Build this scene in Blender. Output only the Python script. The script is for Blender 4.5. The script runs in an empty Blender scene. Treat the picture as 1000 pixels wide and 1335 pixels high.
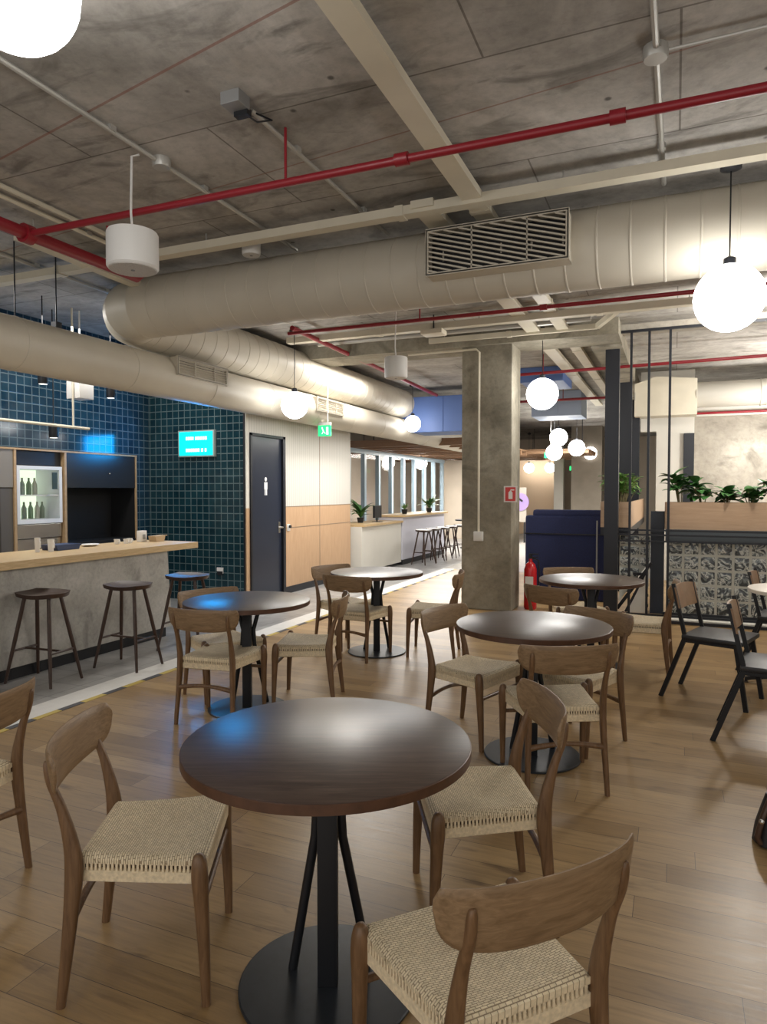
import bpy, bmesh, math, random
from mathutils import Vector, Matrix
random.seed(7)
S = bpy.context.scene
COL = S.collection
PI = math.pi
def R(a): return math.radians(a)

# ------------------------------------------------------------------ materials
MATS = {}
def nt(name):
    m = bpy.data.materials.new(name); m.use_nodes = True
    n = m.node_tree.nodes; l = m.node_tree.links
    return m, n, l, n['Principled BSDF']
def mat(name, col, rough=.5, metal=0, noise=0, nscale=20, bump=0, stretch=(1, 1, 1), emis=None, estr=0, spec=.5, coat=0, trans=0):
    if name in MATS: return MATS[name]
    m, n, l, b = nt(name)
    b.inputs['Base Color'].default_value = (*col, 1)
    b.inputs['Roughness'].default_value = rough
    b.inputs['Metallic'].default_value = metal
    b.inputs['Specular IOR Level'].default_value = spec
    if coat: b.inputs['Coat Weight'].default_value = coat; b.inputs['Coat Roughness'].default_value = .15
    if trans: b.inputs['Transmission Weight'].default_value = trans
    if emis:
        b.inputs['Emission Color'].default_value = (*emis, 1); b.inputs['Emission Strength'].default_value = estr
    if noise or bump:
        tc = n.new('ShaderNodeTexCoord'); mp = n.new('ShaderNodeMapping'); mp.inputs['Scale'].default_value = stretch
        nz = n.new('ShaderNodeTexNoise'); nz.inputs['Scale'].default_value = nscale; nz.inputs['Detail'].default_value = 6
        l.new(tc.outputs['Object'], mp.inputs[0]); l.new(mp.outputs[0], nz.inputs[0])
        if noise:
            mr = n.new('ShaderNodeMapRange'); mr.inputs[1].default_value = .3; mr.inputs[2].default_value = .7
            mr.inputs[3].default_value = 1 - noise; mr.inputs[4].default_value = 1 + noise
            hs = n.new('ShaderNodeHueSaturation'); hs.inputs['Color'].default_value = (*col, 1)
            l.new(nz.outputs[0], mr.inputs[0]); l.new(mr.outputs[0], hs.inputs['Value']); l.new(hs.outputs[0], b.inputs['Base Color'])
        if bump:
            bp = n.new('ShaderNodeBump'); bp.inputs['Strength'].default_value = bump; bp.inputs['Distance'].default_value = .01
            l.new(nz.outputs[0], bp.inputs['Height']); l.new(bp.outputs[0], b.inputs['Normal'])
    MATS[name] = m
    return m
def mixc(n, l, fac, a, b, mode='MIX'):
    x = n.new('ShaderNodeMix'); x.data_type = 'RGBA'; x.blend_type = mode
    if isinstance(fac, (int, float)): x.inputs[0].default_value = fac
    else: l.new(fac, x.inputs[0])
    for k, v in ((6, a), (7, b)):
        if isinstance(v, tuple): x.inputs[k].default_value = (*v, 1)
        else: l.new(v, x.inputs[k])
    return x.outputs[2]
def ramp(n, l, src, stops):
    r = n.new('ShaderNodeValToRGB'); e = r.color_ramp.elements
    while len(e) < len(stops): e.new(.5)
    for k, (p, c) in enumerate(stops): e[k].position = p; e[k].color = (*c, 1)
    l.new(src, r.inputs[0]); return r.outputs[0]
def noise(n, l, vec, scale, detail=6, rough=.6, dist=0):
    z = n.new('ShaderNodeTexNoise'); z.inputs['Scale'].default_value = scale; z.inputs['Detail'].default_value = detail
    z.inputs['Roughness'].default_value = rough; z.inputs['Distortion'].default_value = dist
    l.new(vec, z.inputs[0]); return z.outputs[0]
def mapping(n, l, scale=(1, 1, 1), loc=(0, 0, 0), rot=(0, 0, 0), src='Object'):
    tc = n.new('ShaderNodeTexCoord'); mp = n.new('ShaderNodeMapping')
    mp.inputs['Scale'].default_value = scale; mp.inputs['Location'].default_value = loc; mp.inputs['Rotation'].default_value = rot
    l.new(tc.outputs[src], mp.inputs[0]); return mp.outputs[0]
def bumpn(n, l, b, h, s=.3, d=.01):
    bp = n.new('ShaderNodeBump'); bp.inputs['Strength'].default_value = s; bp.inputs['Distance'].default_value = d
    l.new(h, bp.inputs['Height']); l.new(bp.outputs[0], b.inputs['Normal'])
def brick(n, l, vec, bw, rh, mortar, c1, c2, cm, off=.5, smooth=.1):
    t = n.new('ShaderNodeTexBrick'); t.offset = off; t.squash = 1
    t.inputs['Scale'].default_value = 1; t.inputs['Brick Width'].default_value = bw; t.inputs['Row Height'].default_value = rh
    t.inputs['Mortar Size'].default_value = mortar; t.inputs['Mortar Smooth'].default_value = smooth
    t.inputs['Color1'].default_value = (*c1, 1); t.inputs['Color2'].default_value = (*c2, 1); t.inputs['Mortar'].default_value = (*cm, 1)
    l.new(vec, t.inputs[0]); return t

def wood_floor():
    m, n, l, b = nt('oak_planks')
    # every row of planks is shifted by its own random amount
    tc = n.new('ShaderNodeTexCoord'); sp = n.new('ShaderNodeSeparateXYZ'); l.new(tc.outputs['Object'], sp.inputs[0])
    def M(op, a, b_=None):
        x = n.new('ShaderNodeMath'); x.operation = op
        for k, q in ((0, a), (1, b_)):
            if q is None: continue
            if isinstance(q, (int, float)): x.inputs[k].default_value = q
            else: l.new(q, x.inputs[k])
        return x.outputs[0]
    row = M('FLOOR', M('DIVIDE', sp.outputs[1], .14)); wn = n.new('ShaderNodeTexWhiteNoise'); wn.noise_dimensions = '1D'; l.new(row, wn.inputs['W'])
    cb = n.new('ShaderNodeCombineXYZ'); l.new(M('ADD', sp.outputs[0], M('MULTIPLY', wn.outputs[0], 5.1)), cb.inputs[0]); l.new(sp.outputs[1], cb.inputs[1])
    t = brick(n, l, cb.outputs[0], 1.7, .14, .0012, (.0, .0, .0), (1, 1, 1), (.5, .5, .5), off=0)
    base = ramp(n, l, t.outputs['Color'], [(0, (.275, .170, .072)), (.35, (.335, .214, .095)), (.65, (.375, .243, .112)), (1, (.425, .285, .137))])
    g = noise(n, l, mapping(n, l, (1.2, 16, 1)), 3, 8, .65, .6)
    c = mixc(n, l, .6, base, ramp(n, l, g, [(.25, (.42, .38, .34)), (.5, (.9, .9, .9)), (.75, (1.25, 1.2, 1.1))]), 'MULTIPLY')
    k = noise(n, l, mapping(n, l, (1.6, 5, 1)), 2.3, 4, .5, .3)
    c = mixc(n, l, ramp(n, l, k, [(.61, (0, 0, 0)), (.74, (.7, .7, .7))]), c, (.12, .068, .032))
    c = mixc(n, l, t.outputs['Fac'], c, (.07, .04, .02))
    l.new(c, b.inputs['Base Color'])
    rr = n.new('ShaderNodeMapRange'); rr.inputs[3].default_value = .27; rr.inputs[4].default_value = .42; l.new(g, rr.inputs[0]); l.new(rr.outputs[0], b.inputs['Roughness'])
    bumpn(n, l, b, g, .06, .01)
    return m
def concrete(name, c_lo, c_mid, c_hi, board=True, seam=(2.4, 1.05), rough=.85, scale=1.0):
    m, n, l, b = nt(name)
    v = mapping(n, l)
    a = noise(n, l, v, 1.1 * scale, 10, .65, .5)
    c = ramp(n, l, a, [(.3, c_lo), (.5, c_mid), (.7, c_hi)])
    f = noise(n, l, v, 14 * scale, 8, .7)
    c = mixc(n, l, .55, c, ramp(n, l, f, [(.3, (.62, .62, .62)), (.5, (.97, .97, .97)), (.75, (1.25, 1.22, 1.18))]), 'MULTIPLY')
    s = noise(n, l, mapping(n, l, (.8, 2.2, 1), (3, 1, 0)), 1.7, 6, .6, 1.2)
    c = mixc(n, l, ramp(n, l, s, [(.55, (0, 0, 0)), (.70, (.7, .7, .7))]), c, tuple(x * .6 for x in c_lo))
    if board:
        t = brick(n, l, v, seam[0], seam[1], .006, (1, 1, 1), (.86, .86, .86), (.3, .28, .26), off=.35, smooth=.3)
        c = mixc(n, l, .8, c, t.outputs['Color'], 'MULTIPLY')
        vo = n.new('ShaderNodeTexVoronoi'); vo.inputs['Scale'].default_value = 3.1; l.new(v, vo.inputs[0])
        c = mixc(n, l, ramp(n, l, vo.outputs['Distance'], [(.035, (.8, .8, .8)), (.07, (0, 0, 0))]), c, (.05, .045, .04))
    l.new(c, b.inputs['Base Color']); b.inputs['Roughness'].default_value = rough
    bumpn(n, l, b, f, .25, .01)
    return m
def chalk_ceiling():
    m = concrete('board_marked_concrete', (.225, .212, .192), (.42, .40, .37), (.62, .60, .57))
    n = m.node_tree.nodes; l = m.node_tree.links; b = n['Principled BSDF']
    src = b.inputs['Base Color'].links[0].from_socket
    tc = n.new('ShaderNodeTexCoord')
    for (a, bb, c0, colr, w) in ((.18, 1, 1.62, (.10, .08, .28), .008), (.2, 1, 2.2, (.26, .09, .06), .008), (.12, 1, 3.45, (.24, .10, .07), .006)):
        d = n.new('ShaderNodeVectorMath'); d.operation = 'DOT_PRODUCT'; d.inputs[1].default_value = (a, bb, 0)
        l.new(tc.outputs['Object'], d.inputs[0])
        s = n.new('ShaderNodeMath'); s.operation = 'SUBTRACT'; s.inputs[1].default_value = c0; l.new(d.outputs['Value'], s.inputs[0])
        ab = n.new('ShaderNodeMath'); ab.operation = 'ABSOLUTE'; l.new(s.outputs[0], ab.inputs[0])
        lt = n.new('ShaderNodeMath'); lt.operation = 'LESS_THAN'; lt.inputs[1].default_value = w; l.new(ab.outputs[0], lt.inputs[0])
        mu = n.new('ShaderNodeMath'); mu.operation = 'MULTIPLY'; mu.inputs[1].default_value = .6; l.new(lt.outputs[0], mu.inputs[0])
        src = mixc(n, l, mu.outputs[0], src, colr)
    l.new(src, b.inputs['Base Color'])
    return m
def tiles(name, vecmap, bw, rh, mortar, c1, c2, cm, rough=.2, spec=.5, off=0.0, bump=.3):
    m, n, l, b = nt(name)
    t = brick(n, l, vecmap(n, l), bw, rh, mortar, c1, c2, cm, off=off)
    v = noise(n, l, mapping(n, l), 5, 4)
    c = mixc(n, l, .6, t.outputs['Color'], ramp(n, l, v, [(.3, (.6, .6, .6)), (.7, (1.35, 1.35, 1.35))]), 'MULTIPLY')
    l.new(c, b.inputs['Base Color']); b.inputs['Roughness'].default_value = rough; b.inputs['Specular IOR Level'].default_value = spec
    inv = n.new('ShaderNodeMath'); inv.operation = 'SUBTRACT'; inv.inputs[0].default_value = 1; l.new(t.outputs['Fac'], inv.inputs[1])
    bumpn(n, l, b, inv.outputs[0], bump, .004)
    return m
def swz(order):
    # object coordinates re-ordered so that a vertical wall can use the 2-D brick texture
    def f(n, l):
        tc = n.new('ShaderNodeTexCoord'); sp = n.new('ShaderNodeSeparateXYZ'); cb = n.new('ShaderNodeCombineXYZ')
        l.new(tc.outputs['Object'], sp.inputs[0])
        for k, o in enumerate(order): l.new(sp.outputs['XYZ'.index(o)], cb.inputs[k])
        return cb.outputs[0]
    return f
def oak(name, c1, c2, rough=.42, axis=2, fine=1.0):
    m, n, l, b = nt(name)
    st = [9, 9, 9]; st[axis] = .9
    g = noise(n, l, mapping(n, l, tuple(st)), 9 * fine, 8, .6, .8)
    c = ramp(n, l, g, [(.28, c1), (.72, c2)])
    l.new(c, b.inputs['Base Color']); b.inputs['Roughness'].default_value = rough
    bumpn(n, l, b, g, .08, .003)
    return m
def walnut_top():
    m, n, l, b = nt('walnut_laminate')
    g = noise(n, l, mapping(n, l, (1.0, 11, 1), rot=(0, 0, .25)), 5, 8, .62, .7)
    c = ramp(n, l, g, [(.3, (.042, .026, .020)), (.5, (.072, .046, .035)), (.72, (.115, .077, .058))])
    l.new(c, b.inputs['Base Color']); b.inputs['Specular IOR Level'].default_value = .62
    rr = n.new('ShaderNodeMapRange'); rr.inputs[3].default_value = .27; rr.inputs[4].default_value = .36; l.new(g, rr.inputs[0]); l.new(rr.outputs[0], b.inputs['Roughness'])
    bumpn(n, l, b, g, .05, .003)
    return m
def cord():
    m, n, l, b = nt('woven_paper_cord')
    t = brick(n, l, mapping(n, l), .0165, .0068, .0011, (.86, .73, .51), (.76, .63, .42), (.36, .27, .165), off=.5, smooth=.6)
    v = noise(n, l, mapping(n, l), 60, 4)
    c = mixc(n, l, .5, t.outputs['Color'], ramp(n, l, v, [(.3, (.75, .75, .75)), (.7, (1.2, 1.2, 1.2))]), 'MULTIPLY')
    l.new(c, b.inputs['Base Color']); b.inputs['Roughness'].default_value = .75
    inv = n.new('ShaderNodeMath'); inv.operation = 'SUBTRACT'; inv.inputs[0].default_value = 1; l.new(t.outputs['Fac'], inv.inputs[1])
    bumpn(n, l, b, inv.outputs[0], .9, .004)
    return m

M_FLOOR = wood_floor(); M_CEIL = chalk_ceiling()
M_CONC = concrete('column_concrete', (.16, .145, .11), (.27, .245, .19), (.37, .345, .28), board=False, scale=1.6)
M_CONC_L = concrete('pale_wall_concrete', (.24, .22, .18), (.36, .33, .28), (.46, .43, .37), board=False)
M_BARC = concrete('bar_front_concrete', (.30, .285, .26), (.41, .395, .36), (.50, .48, .45), board=False, scale=2.2, rough=.7)
M_TILE_X = tiles('teal_wall_tile', swz('YZX'), .1, .1, .006, (.007, .027, .050), (.013, .042, .068), (.085, .13, .155), .12)
M_TILE_Y = tiles('teal_side_tile', swz('XZY'), .1, .1, .006, (.006, .026, .038), (.012, .042, .055), (.10, .15, .16), .15)
M_GREY = tiles('grey_floor_tile', lambda n, l: mapping(n, l), .3, .3, .004, (.27, .265, .26), (.36, .355, .345), (.15, .15, .15), .3, bump=.15)
M_PALEF = mat('pale_terrazzo', (.62, .60, .56), .22, noise=.08, nscale=8)
M_OAK = oak('brown_oak', (.105, .054, .024), (.225, .125, .060), .42)
M_OAKL = oak('backrest_oak', (.165, .099, .048), (.315, .205, .112), .45, axis=0)
M_WAL = walnut_top()
M_EDGE = mat('walnut_edge', (.085, .038, .020), .4, noise=.2, nscale=30)
M_CORD = cord()
M_CORD2 = mat('plain_paper_cord', (.75, .62, .42), .8, noise=.15, nscale=90, bump=.3)
M_BLK = mat('black_powder_coat', (.012, .013, .016), .42, spec=.4)
M_BASE = mat('black_base_plate', (.020, .024, .030), .32, noise=.15, nscale=40)
M_BLKM = mat('black_steel', (.018, .020, .026), .4, metal=.3)
M_DUCT = mat('beige_painted_duct', (.54, .495, .41), .5, noise=.04, nscale=3)
M_TRAY = mat('cream_cable_tray', (.66, .61, .49), .45, noise=.05, nscale=4)
M_PIPE = mat('grey_galvanised_conduit', (.46, .45, .42), .4, metal=.35)
M_RED = mat('red_sprinkler_paint', (.27, .012, .022), .38)
M_WHT = mat('white_plastic', (.74, .73, .71), .5)
M_WHTG = mat('white_fabric_grille', (.60, .58, .55), .8, noise=.2, nscale=200)
M_GLOBE = mat('lit_opal_glass', (1, 1, 1), .3, emis=(1, .985, .95), estr=10)
M_NAVY = mat('navy_fabric', (.008, .014, .065), .8, noise=.25, nscale=60)
M_DOOR = mat('navy_painted_door', (.018, .024, .042), .28)
def ribbed():
    m, n, l, b = nt('pale_ribbed_panel')
    w_ = n.new('ShaderNodeTexWave'); w_.bands_direction = 'Y'; w_.inputs['Scale'].default_value = 5.2; w_.inputs['Distortion'].default_value = 0
    l.new(mapping(n, l), w_.inputs[0])
    l.new(mixc(n, l, w_.outputs['Fac'], (.52, .505, .465), (.60, .585, .54)), b.inputs['Base Color']); b.inputs['Roughness'].default_value = .55
    return m
M_PANEL = ribbed()
M_PLY = oak('tan_ply_panel', (.47, .30, .175), (.56, .37, .225), .45, fine=.5)
M_PLYX = oak('counter_oak', (.50, .345, .17), (.68, .50, .28), .4, axis=1)
M_BLKCAB = mat('black_cabinet', (.016, .016, .017), .4)
M_GRYCAB = mat('grey_beige_cabinet', (.21, .19, .165), .4)
M_STEEL = mat('stainless_steel', (.62, .62, .60), .22, metal=1, noise=.05, nscale=6)
M_TRIM = mat('light_oak_trim', (.42, .28, .15), .5, noise=.12, nscale=20)
M_DKW = oak('dark_stained_wood', (.028, .014, .009), (.062, .030, .019), .4)
M_WSTRIP = mat('white_floor_strip', (.74, .73, .70), .35, noise=.05, nscale=12)
M_LEAF = mat('dark_green_leaf', (.055, .17, .042), .4, noise=.35, nscale=12)
M_LEAF2 = mat('bright_green_leaf', (.17, .34, .08), .4, noise=.3, nscale=12)
M_STEM = mat('plant_stem', (.18, .15, .07), .7)
M_SOIL = mat('dark_soil', (.03, .022, .015), .95, noise=.4, nscale=40)
M_PLANTER = oak('planter_veneer', (.40, .27, .17), (.50, .35, .23), .5, axis=0, fine=.4)
M_SEATPAD = mat('charcoal_vinyl', (.028, .029, .032), .45, noise=.1, nscale=80)
M_BLUEP = mat('blue_painted_steel', (.09, .16, .40), .5)
M_LBLUE = mat('pale_blue_frame', (.36, .47, .55), .35)
M_BEIGEW = mat('beige_plaster', (.60, .52, .42), .8, noise=.04, nscale=2)
M_CREAMW = mat('white_plaster', (.68, .66, .60), .8, noise=.04, nscale=2)
M_TAUPE = mat('taupe_plaster', (.25, .215, .17), .8, noise=.1, nscale=4)
M_WSLAT = oak('wood_baffle', (.20, .11, .06), (.34, .20, .11), .5, axis=1)
M_LAV = mat('lavender_paint', (.34, .24, .50), .7)
M_FRED = mat('red_extinguisher_paint', (.55, .015, .02), .25)
M_GREY2 = mat('grey_metal_box', (.26, .26, .26), .5, metal=.3)

# ------------------------------------------------------------------ mesh helpers
class MB:
    def __init__(s): s.bm = bmesh.new()
    def box(s, x0, x1, y0, y1, z0, z1, bev=0, m=None):
        vs = [s.bm.verts.new((x, y, z)) for z in (z0, z1) for x, y in ((x0, y0), (x1, y0), (x1, y1), (x0, y1))]
        fs = [s.bm.faces.new([vs[i] for i in f]) for f in ((3, 2, 1, 0), (4, 5, 6, 7), (0, 1, 5, 4), (1, 2, 6, 5), (2, 3, 7, 6), (3, 0, 4, 7))]
        if m is not None:
            for v in vs: v.co = m @ v.co
        if bev:
            es = list({e for f in fs for e in f.edges})
            bmesh.ops.bevel(s.bm, geom=es, offset=bev, segments=2, affect='EDGES', profile=.6)
        return s
    def loft(s, rings, cap=True, closed=True):
        R_ = [[s.bm.verts.new(p) for p in r] for r in rings]
        n = len(R_[0])
        for a, b in zip(R_, R_[1:]):
            for i in range(n if closed else n - 1):
                j = (i + 1) % n
                s.bm.faces.new((a[i], a[j], b[j], b[i]))
        if cap and closed:
            s.bm.faces.new(R_[0][::-1]); s.bm.faces.new(R_[-1])
        return s
    def tube(s, pts, r, n=10, cap=True):
        pts = [Vector(p) for p in pts]
        rs = r if isinstance(r, (list, tuple)) else [r] * len(pts)
        rings = []; up = None
        for i, p in enumerate(pts):
            t = (pts[min(i + 1, len(pts) - 1)] - pts[max(i - 1, 0)]).normalized()
            if up is None:
                up = Vector((0, 0, 1)) if abs(t.z) < .9 else Vector((1, 0, 0))
            a = t.cross(up).normalized(); up = a.cross(t).normalized()
            rings.append([p + (a * math.cos(2 * PI * k / n) + up * math.sin(2 * PI * k / n)) * rs[i] for k in range(n)])
        return s.loft(rings, cap)
    def lathe(s, prof, c=(0, 0, 0), n=32, cap=True):
        c = Vector(c)
        return s.loft([[c + Vector((r * math.cos(2 * PI * k / n), r * math.sin(2 * PI * k / n), z)) for k in range(n)] for r, z in prof], cap)
    def bar(s, p, q, w, h, up=(0, 0, 1)):
        p = Vector(p); q = Vector(q); t = (q - p).normalized(); a = t.cross(Vector(up)).normalized(); u = a.cross(t)
        f = lambda c: [c + a * w / 2 * i + u * h / 2 * j for i, j in ((-1, -1), (1, -1), (1, 1), (-1, 1))]
        return s.loft([f(p), f(q)])
    def sphere(s, c, r, n=24, sc=(1, 1, 1)):
        bmesh.ops.create_uvsphere(s.bm, u_segments=n, v_segments=n // 2, radius=r, matrix=Matrix.Translation(c) @ Matrix.Diagonal((*sc, 1)))
        return s
    def prism(s, poly, axis, a, b):
        # polygon in the two other axes, extruded from a to b along axis
        def P(u, v, w): return {'x': (w, u, v), 'y': (u, w, v), 'z': (u, v, w)}[axis]
        return s.loft([[P(u, v, a) for u, v in poly], [P(u, v, b) for u, v in poly]])
    def build(s, name, material, parent=None, smooth=True, loc=None, ang=35, bevel=0):
        bmesh.ops.recalc_face_normals(s.bm, faces=s.bm.faces)
        me = bpy.data.meshes.new(name); s.bm.to_mesh(me); s.bm.free()
        mats = material if isinstance(material, (list, tuple)) else [material]
        for m in mats: me.materials.append(m)
        o = bpy.data.objects.new(name, me); COL.objects.link(o)
        if smooth and me.polygons:
            me.polygons.foreach_set('use_smooth', [True] * len(me.polygons)); me.set_sharp_from_angle(angle=R(ang))
        if parent: o.parent = parent
        if loc: o.location = loc
        if bevel:
            bv = o.modifiers.new('bevel', 'BEVEL'); bv.width = bevel; bv.segments = 2; bv.limit_method = 'ANGLE'
        return o
def tag(o, label, cat, group=None, kind=None):
    o['label'] = label; o['category'] = cat
    if group: o['group'] = group
    if kind: o['kind'] = kind
    return o
def thing(name, label, cat, loc=(0, 0, 0), rz=0, group=None):
    o = bpy.data.objects.new(name, None); COL.objects.link(o); o.empty_display_size = .1
    o.location = loc; o.rotation_euler = (0, 0, rz)
    return tag(o, label, cat, group)
def struct(o): o['kind'] = 'structure'; return o
def dup(o, loc, rz=None, label=None, group=None, name=None):
    def rec(a, par):
        c = a.copy(); COL.objects.link(c)
        if par: c.parent = par
        for ch in list(a.children): rec(ch, c)
        return c
    c = rec(o, None); c.location = loc
    if rz is not None: c.rotation_euler = (0, 0, rz)
    if label: c['label'] = label
    if group: c['group'] = group
    return c

# ------------------------------------------------------------------ room shell
H = 3.5
struct(MB().box(-3.83, 5, -2.5, 12.6, -.1, 0).build('floor', M_FLOOR, smooth=False))
struct(MB().box(-9, -4.1, -2.5, 27, -.1, 0).build('floor', M_GREY, smooth=False))
struct(MB().box(-4.1, 5, 12.6, 27, -.1, 0).build('floor', M_PALEF, smooth=False))
struct(MB().box(-4.1, -3.88, -2.5, 12.6, -.1, .002).build('trim_1', M_WSTRIP, smooth=False))
def hazard():
    m, n, l, b = nt('black_yellow_tape')
    t = brick(n, l, mapping(n, l, rot=(0, 0, PI / 2)), .14, .3, 0.0, (.50, .38, .05), (.03, .03, .03), (0, 0, 0), off=0)
    ck = n.new('ShaderNodeTexChecker'); ck.inputs['Scale'].default_value = 1
    ck.inputs['Color1'].default_value = (.50, .37, .07, 1); ck.inputs['Color2'].default_value = (.04, .04, .045, 1)
    l.new(mapping(n, l, (.2, 5, .2), (0.5, 0, .5)), ck.inputs[0]); l.new(ck.outputs[0], b.inputs['Base Color'])
    b.inputs['Roughness'].default_value = .5
    return m
struct(MB().box(-3.88, -3.83, -2.5, 12.6, -.1, .0025).build('trim_2', hazard(), smooth=False))
struct(MB().box(-9, 5, -2.5, 27, H, H + .2).build('ceiling', M_CEIL, smooth=False))
# left side
struct(MB().box(-7.3, -6.82, -2.5, 7.60, 1.99, H).box(-7.3, -6.82, 7.34, 7.60, 0, 1.99).box(-7.3, -6.82, -2.5, 3.2, 0, 1.99).box(-7.3, -7.27, 3.2, 7.34, 0, 1.99).build('wall_left', M_TILE_X, smooth=False))
struct(MB().box(-6.82, -5.215, 7.60, 7.66, 0, H).build('wall_side', M_TILE_Y, smooth=False))
struct(MB().box(-7.0, -5.2, 8.56, 10.75, 1.27, H).box(-7, -5.2, 7.66, 8.56, 2.27, H).box(-7.0, -5.2, 7.655, 7.68, 1.27, 2.27).build('wall_corridor', M_PANEL, smooth=False))
struct(MB().box(-7.0, -5.2, 8.56, 10.75, .1, 1.27).box(-7.0, -5.2, 7.655, 7.68, .1, 1.27).build('wall_wainscot', M_PLY, smooth=False))
struct(MB().box(-6.9, -5.19, 8.58, 10.74, 0, .1).build('baseboard_corridor', M_BLKM, smooth=False))
tr = MB()
tr.box(-5.203, -5.198, 9.62, 9.635, .1, H).box(-5.203, -5.197, 8.57, 10.75, .955, .965).box(-5.203, -5.197, 8.57, 10.75, 1.265, 1.275)
struct(tr.build('trim_3', mat('panel_joint', (.25, .19, .13), .6), smooth=False))
struct(MB().box(-5.215, -5.198, 7.60, 7.66, 0, 1.27).build('trim_4', M_PLY, smooth=False))
struct(MB().box(-5.215, -5.198, 7.60, 7.66, 1.27, H).build('trim_8', M_CREAMW, smooth=False))
struct(MB().box(-5.235, -5.215, 7.585, 7.60, 0, H).build('trim_9', M_BLKM, smooth=False))
# far right walls
struct(MB().box(.28, 5, 12.5, 12.7, 0, 2.72).build('wall_stair', M_CONC_L, smooth=False))
struct(MB().box(-.3, .28, 12.42, 12.6, 0, 2.5).box(-.55, .28, 12.42, 12.6, 2.5, 3.5).build('wall_stairwell', M_CREAMW, smooth=False))
struct(MB().box(4.8, 5, -2.5, 12.6, 0, H).build('wall_right', M_CREAMW, smooth=False))
struct(MB().box(-9, 5, 26.8, 27, 0, H).build('wall_far', M_BEIGEW, smooth=False))
struct(MB().box(-9.2, -9, 10.7, 27, 0, H).build('wall_lounge', M_BEIGEW, smooth=False))
struct(MB().box(4.8, 5, 12.6, 27, 0, H).build('wall_back_right', M_BEIGEW, smooth=False))
struct(MB().box(-5.6, -3.68, 24, 24.2, 0, 2.7).build('wall_hall', mat('peach_plaster', (.66, .50, .34), .8), smooth=False))
# concrete beams under the slab
struct(MB().box(-5.1, -.62, 8.35, 8.95, 3.31, H).box(-.98, -.62, 8.95, 16, 3.28, H).build('trim_5', M_CONC, smooth=False))
struct(MB().box(-.62, 5, 8.78, 9.05, 3.42, H).build('trim_6', M_CONC_L, smooth=False))
struct(MB().box(.05, 5, 12.4, 12.5, 2.72, 2.95).build('trim_7', M_CREAMW, smooth=False))

# door
door = MB().box(-5.26, -5.215, 7.72, 8.50, .01, 2.24).build('door_1', M_DOOR, smooth=False); struct(door)
fr = MB().box(-5.3, -5.18, 7.68, 7.72, 0, 2.275).box(-5.3, -5.18, 8.50, 8.565, 0, 2.275).box(-5.3, -5.18, 7.68, 8.565, 2.24, 2.275)
fr.build('door_frame', M_BLKM, door, smooth=False)
hd = MB().tube([(-5.215, 8.43, .98), (-5.15, 8.43, .98), (-5.15, 8.30, .98)], .011).box(-5.216, -5.205, 8.405, 8.455, .9, 1.06)
hd.build('door_handle', M_STEEL, door)
sg = MB().sphere((-5.213, 8.09, 1.66), .03, 12, (.1, 1, 1)).box(-5.216, -5.211, 8.05, 8.13, 1.52, 1.62, .001)
sg.box(-5.216, -5.211, 8.06, 8.085, 1.44, 1.52).box(-5.216, -5.211, 8.095, 8.12, 1.44, 1.52)
sg.build('restroom_symbol', mat('pale_silver_sign', (.75, .77, .80), .4), door, smooth=False)
t = thing('door_lock', 'black lock cover plate on tan wall panel right of the navy door', 'lock', (-5.2, 8.66, .97))
MB().box(0, .012, -.04, .04, -.055, .045, .004).build('plate', M_WHT, t)
MB().tube([(.012, .012, .01), (.04, .012, .01)], .022).build('cylinder', M_BLK, t)

# concrete column with its conduit
cm = MB().box(-2.5, -1.86, 8.41, 8.9, 0, H, .012).build('column', M_CONC, smooth=False)
tag(cm, 'tall square raw concrete column in the middle of the room', 'column')
t = thing('wall_socket', 'white socket box with white riser pipe on the concrete column', 'socket', (-2.27, 8.41, .93))
def Ycol(px): pass
MB().box(-.06, .06, -.05, 0, -.06, .06, .008).build('socket_box', M_WHT, t)
MB().tube([(0, -.02, .05), (0, -.02, 2.30), (-.04, -.02, 2.34), (-.95, -.02, 2.34)], .014).build('riser_pipe', M_TRAY, t)
# fire sign on column
t = thing('fire_sign', 'small red and white fire extinguisher sign on the column edge', 'sign', (-1.86, 8.39, 1.46))
MB().box(-.09, .075, -.006, .0, -.1, .1).build('sign_plate', mat('sign_white', (.75, .72, .70), .5), t, smooth=False)
g = MB().box(-.07, .055, -.010, -.006, -.085, .085); g.build('red_field', mat('sign_red', (.62, .05, .05), .5), t, smooth=False)
g = MB().prism([(-.03, -.06), (.02, -.06), (.02, .02), (-.005, .05), (-.03, .02)], 'y', -.014, -.010).box(-.005, .04, -.014, -.010, .045, .06)
g.build('extinguisher_symbol', mat('sign_white2', (.85, .82, .8), .5), t, smooth=False)
t = thing('fire_extinguisher', 'red fire extinguisher standing on the floor behind the concrete column', 'extinguisher', (-1.68, 8.72, 0))
MB().lathe([(.07, 0), (.08, .02), (.08, .50), (.06, .57), (.025, .60), (.022, .64)], n=20).build('cylinder', M_FRED, t)
MB().box(-.02, .02, -.015, .015, .64, .69).box(-.02, .10, -.01, .01, .69, .705).box(-.01, .10, -.01, .01, .655, .665).build('valve', M_BLK, t, smooth=False)
MB().tube([(.02, 0, .65), (.10, 0, .62), (.115, 0, .4), (.09, 0, .2)], .011).build('hose', M_BLK, t)
MB().box(-.05, .05, -.084, -.078, .25, .42).build('paper_label', M_WHT, t, smooth=False)

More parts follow.
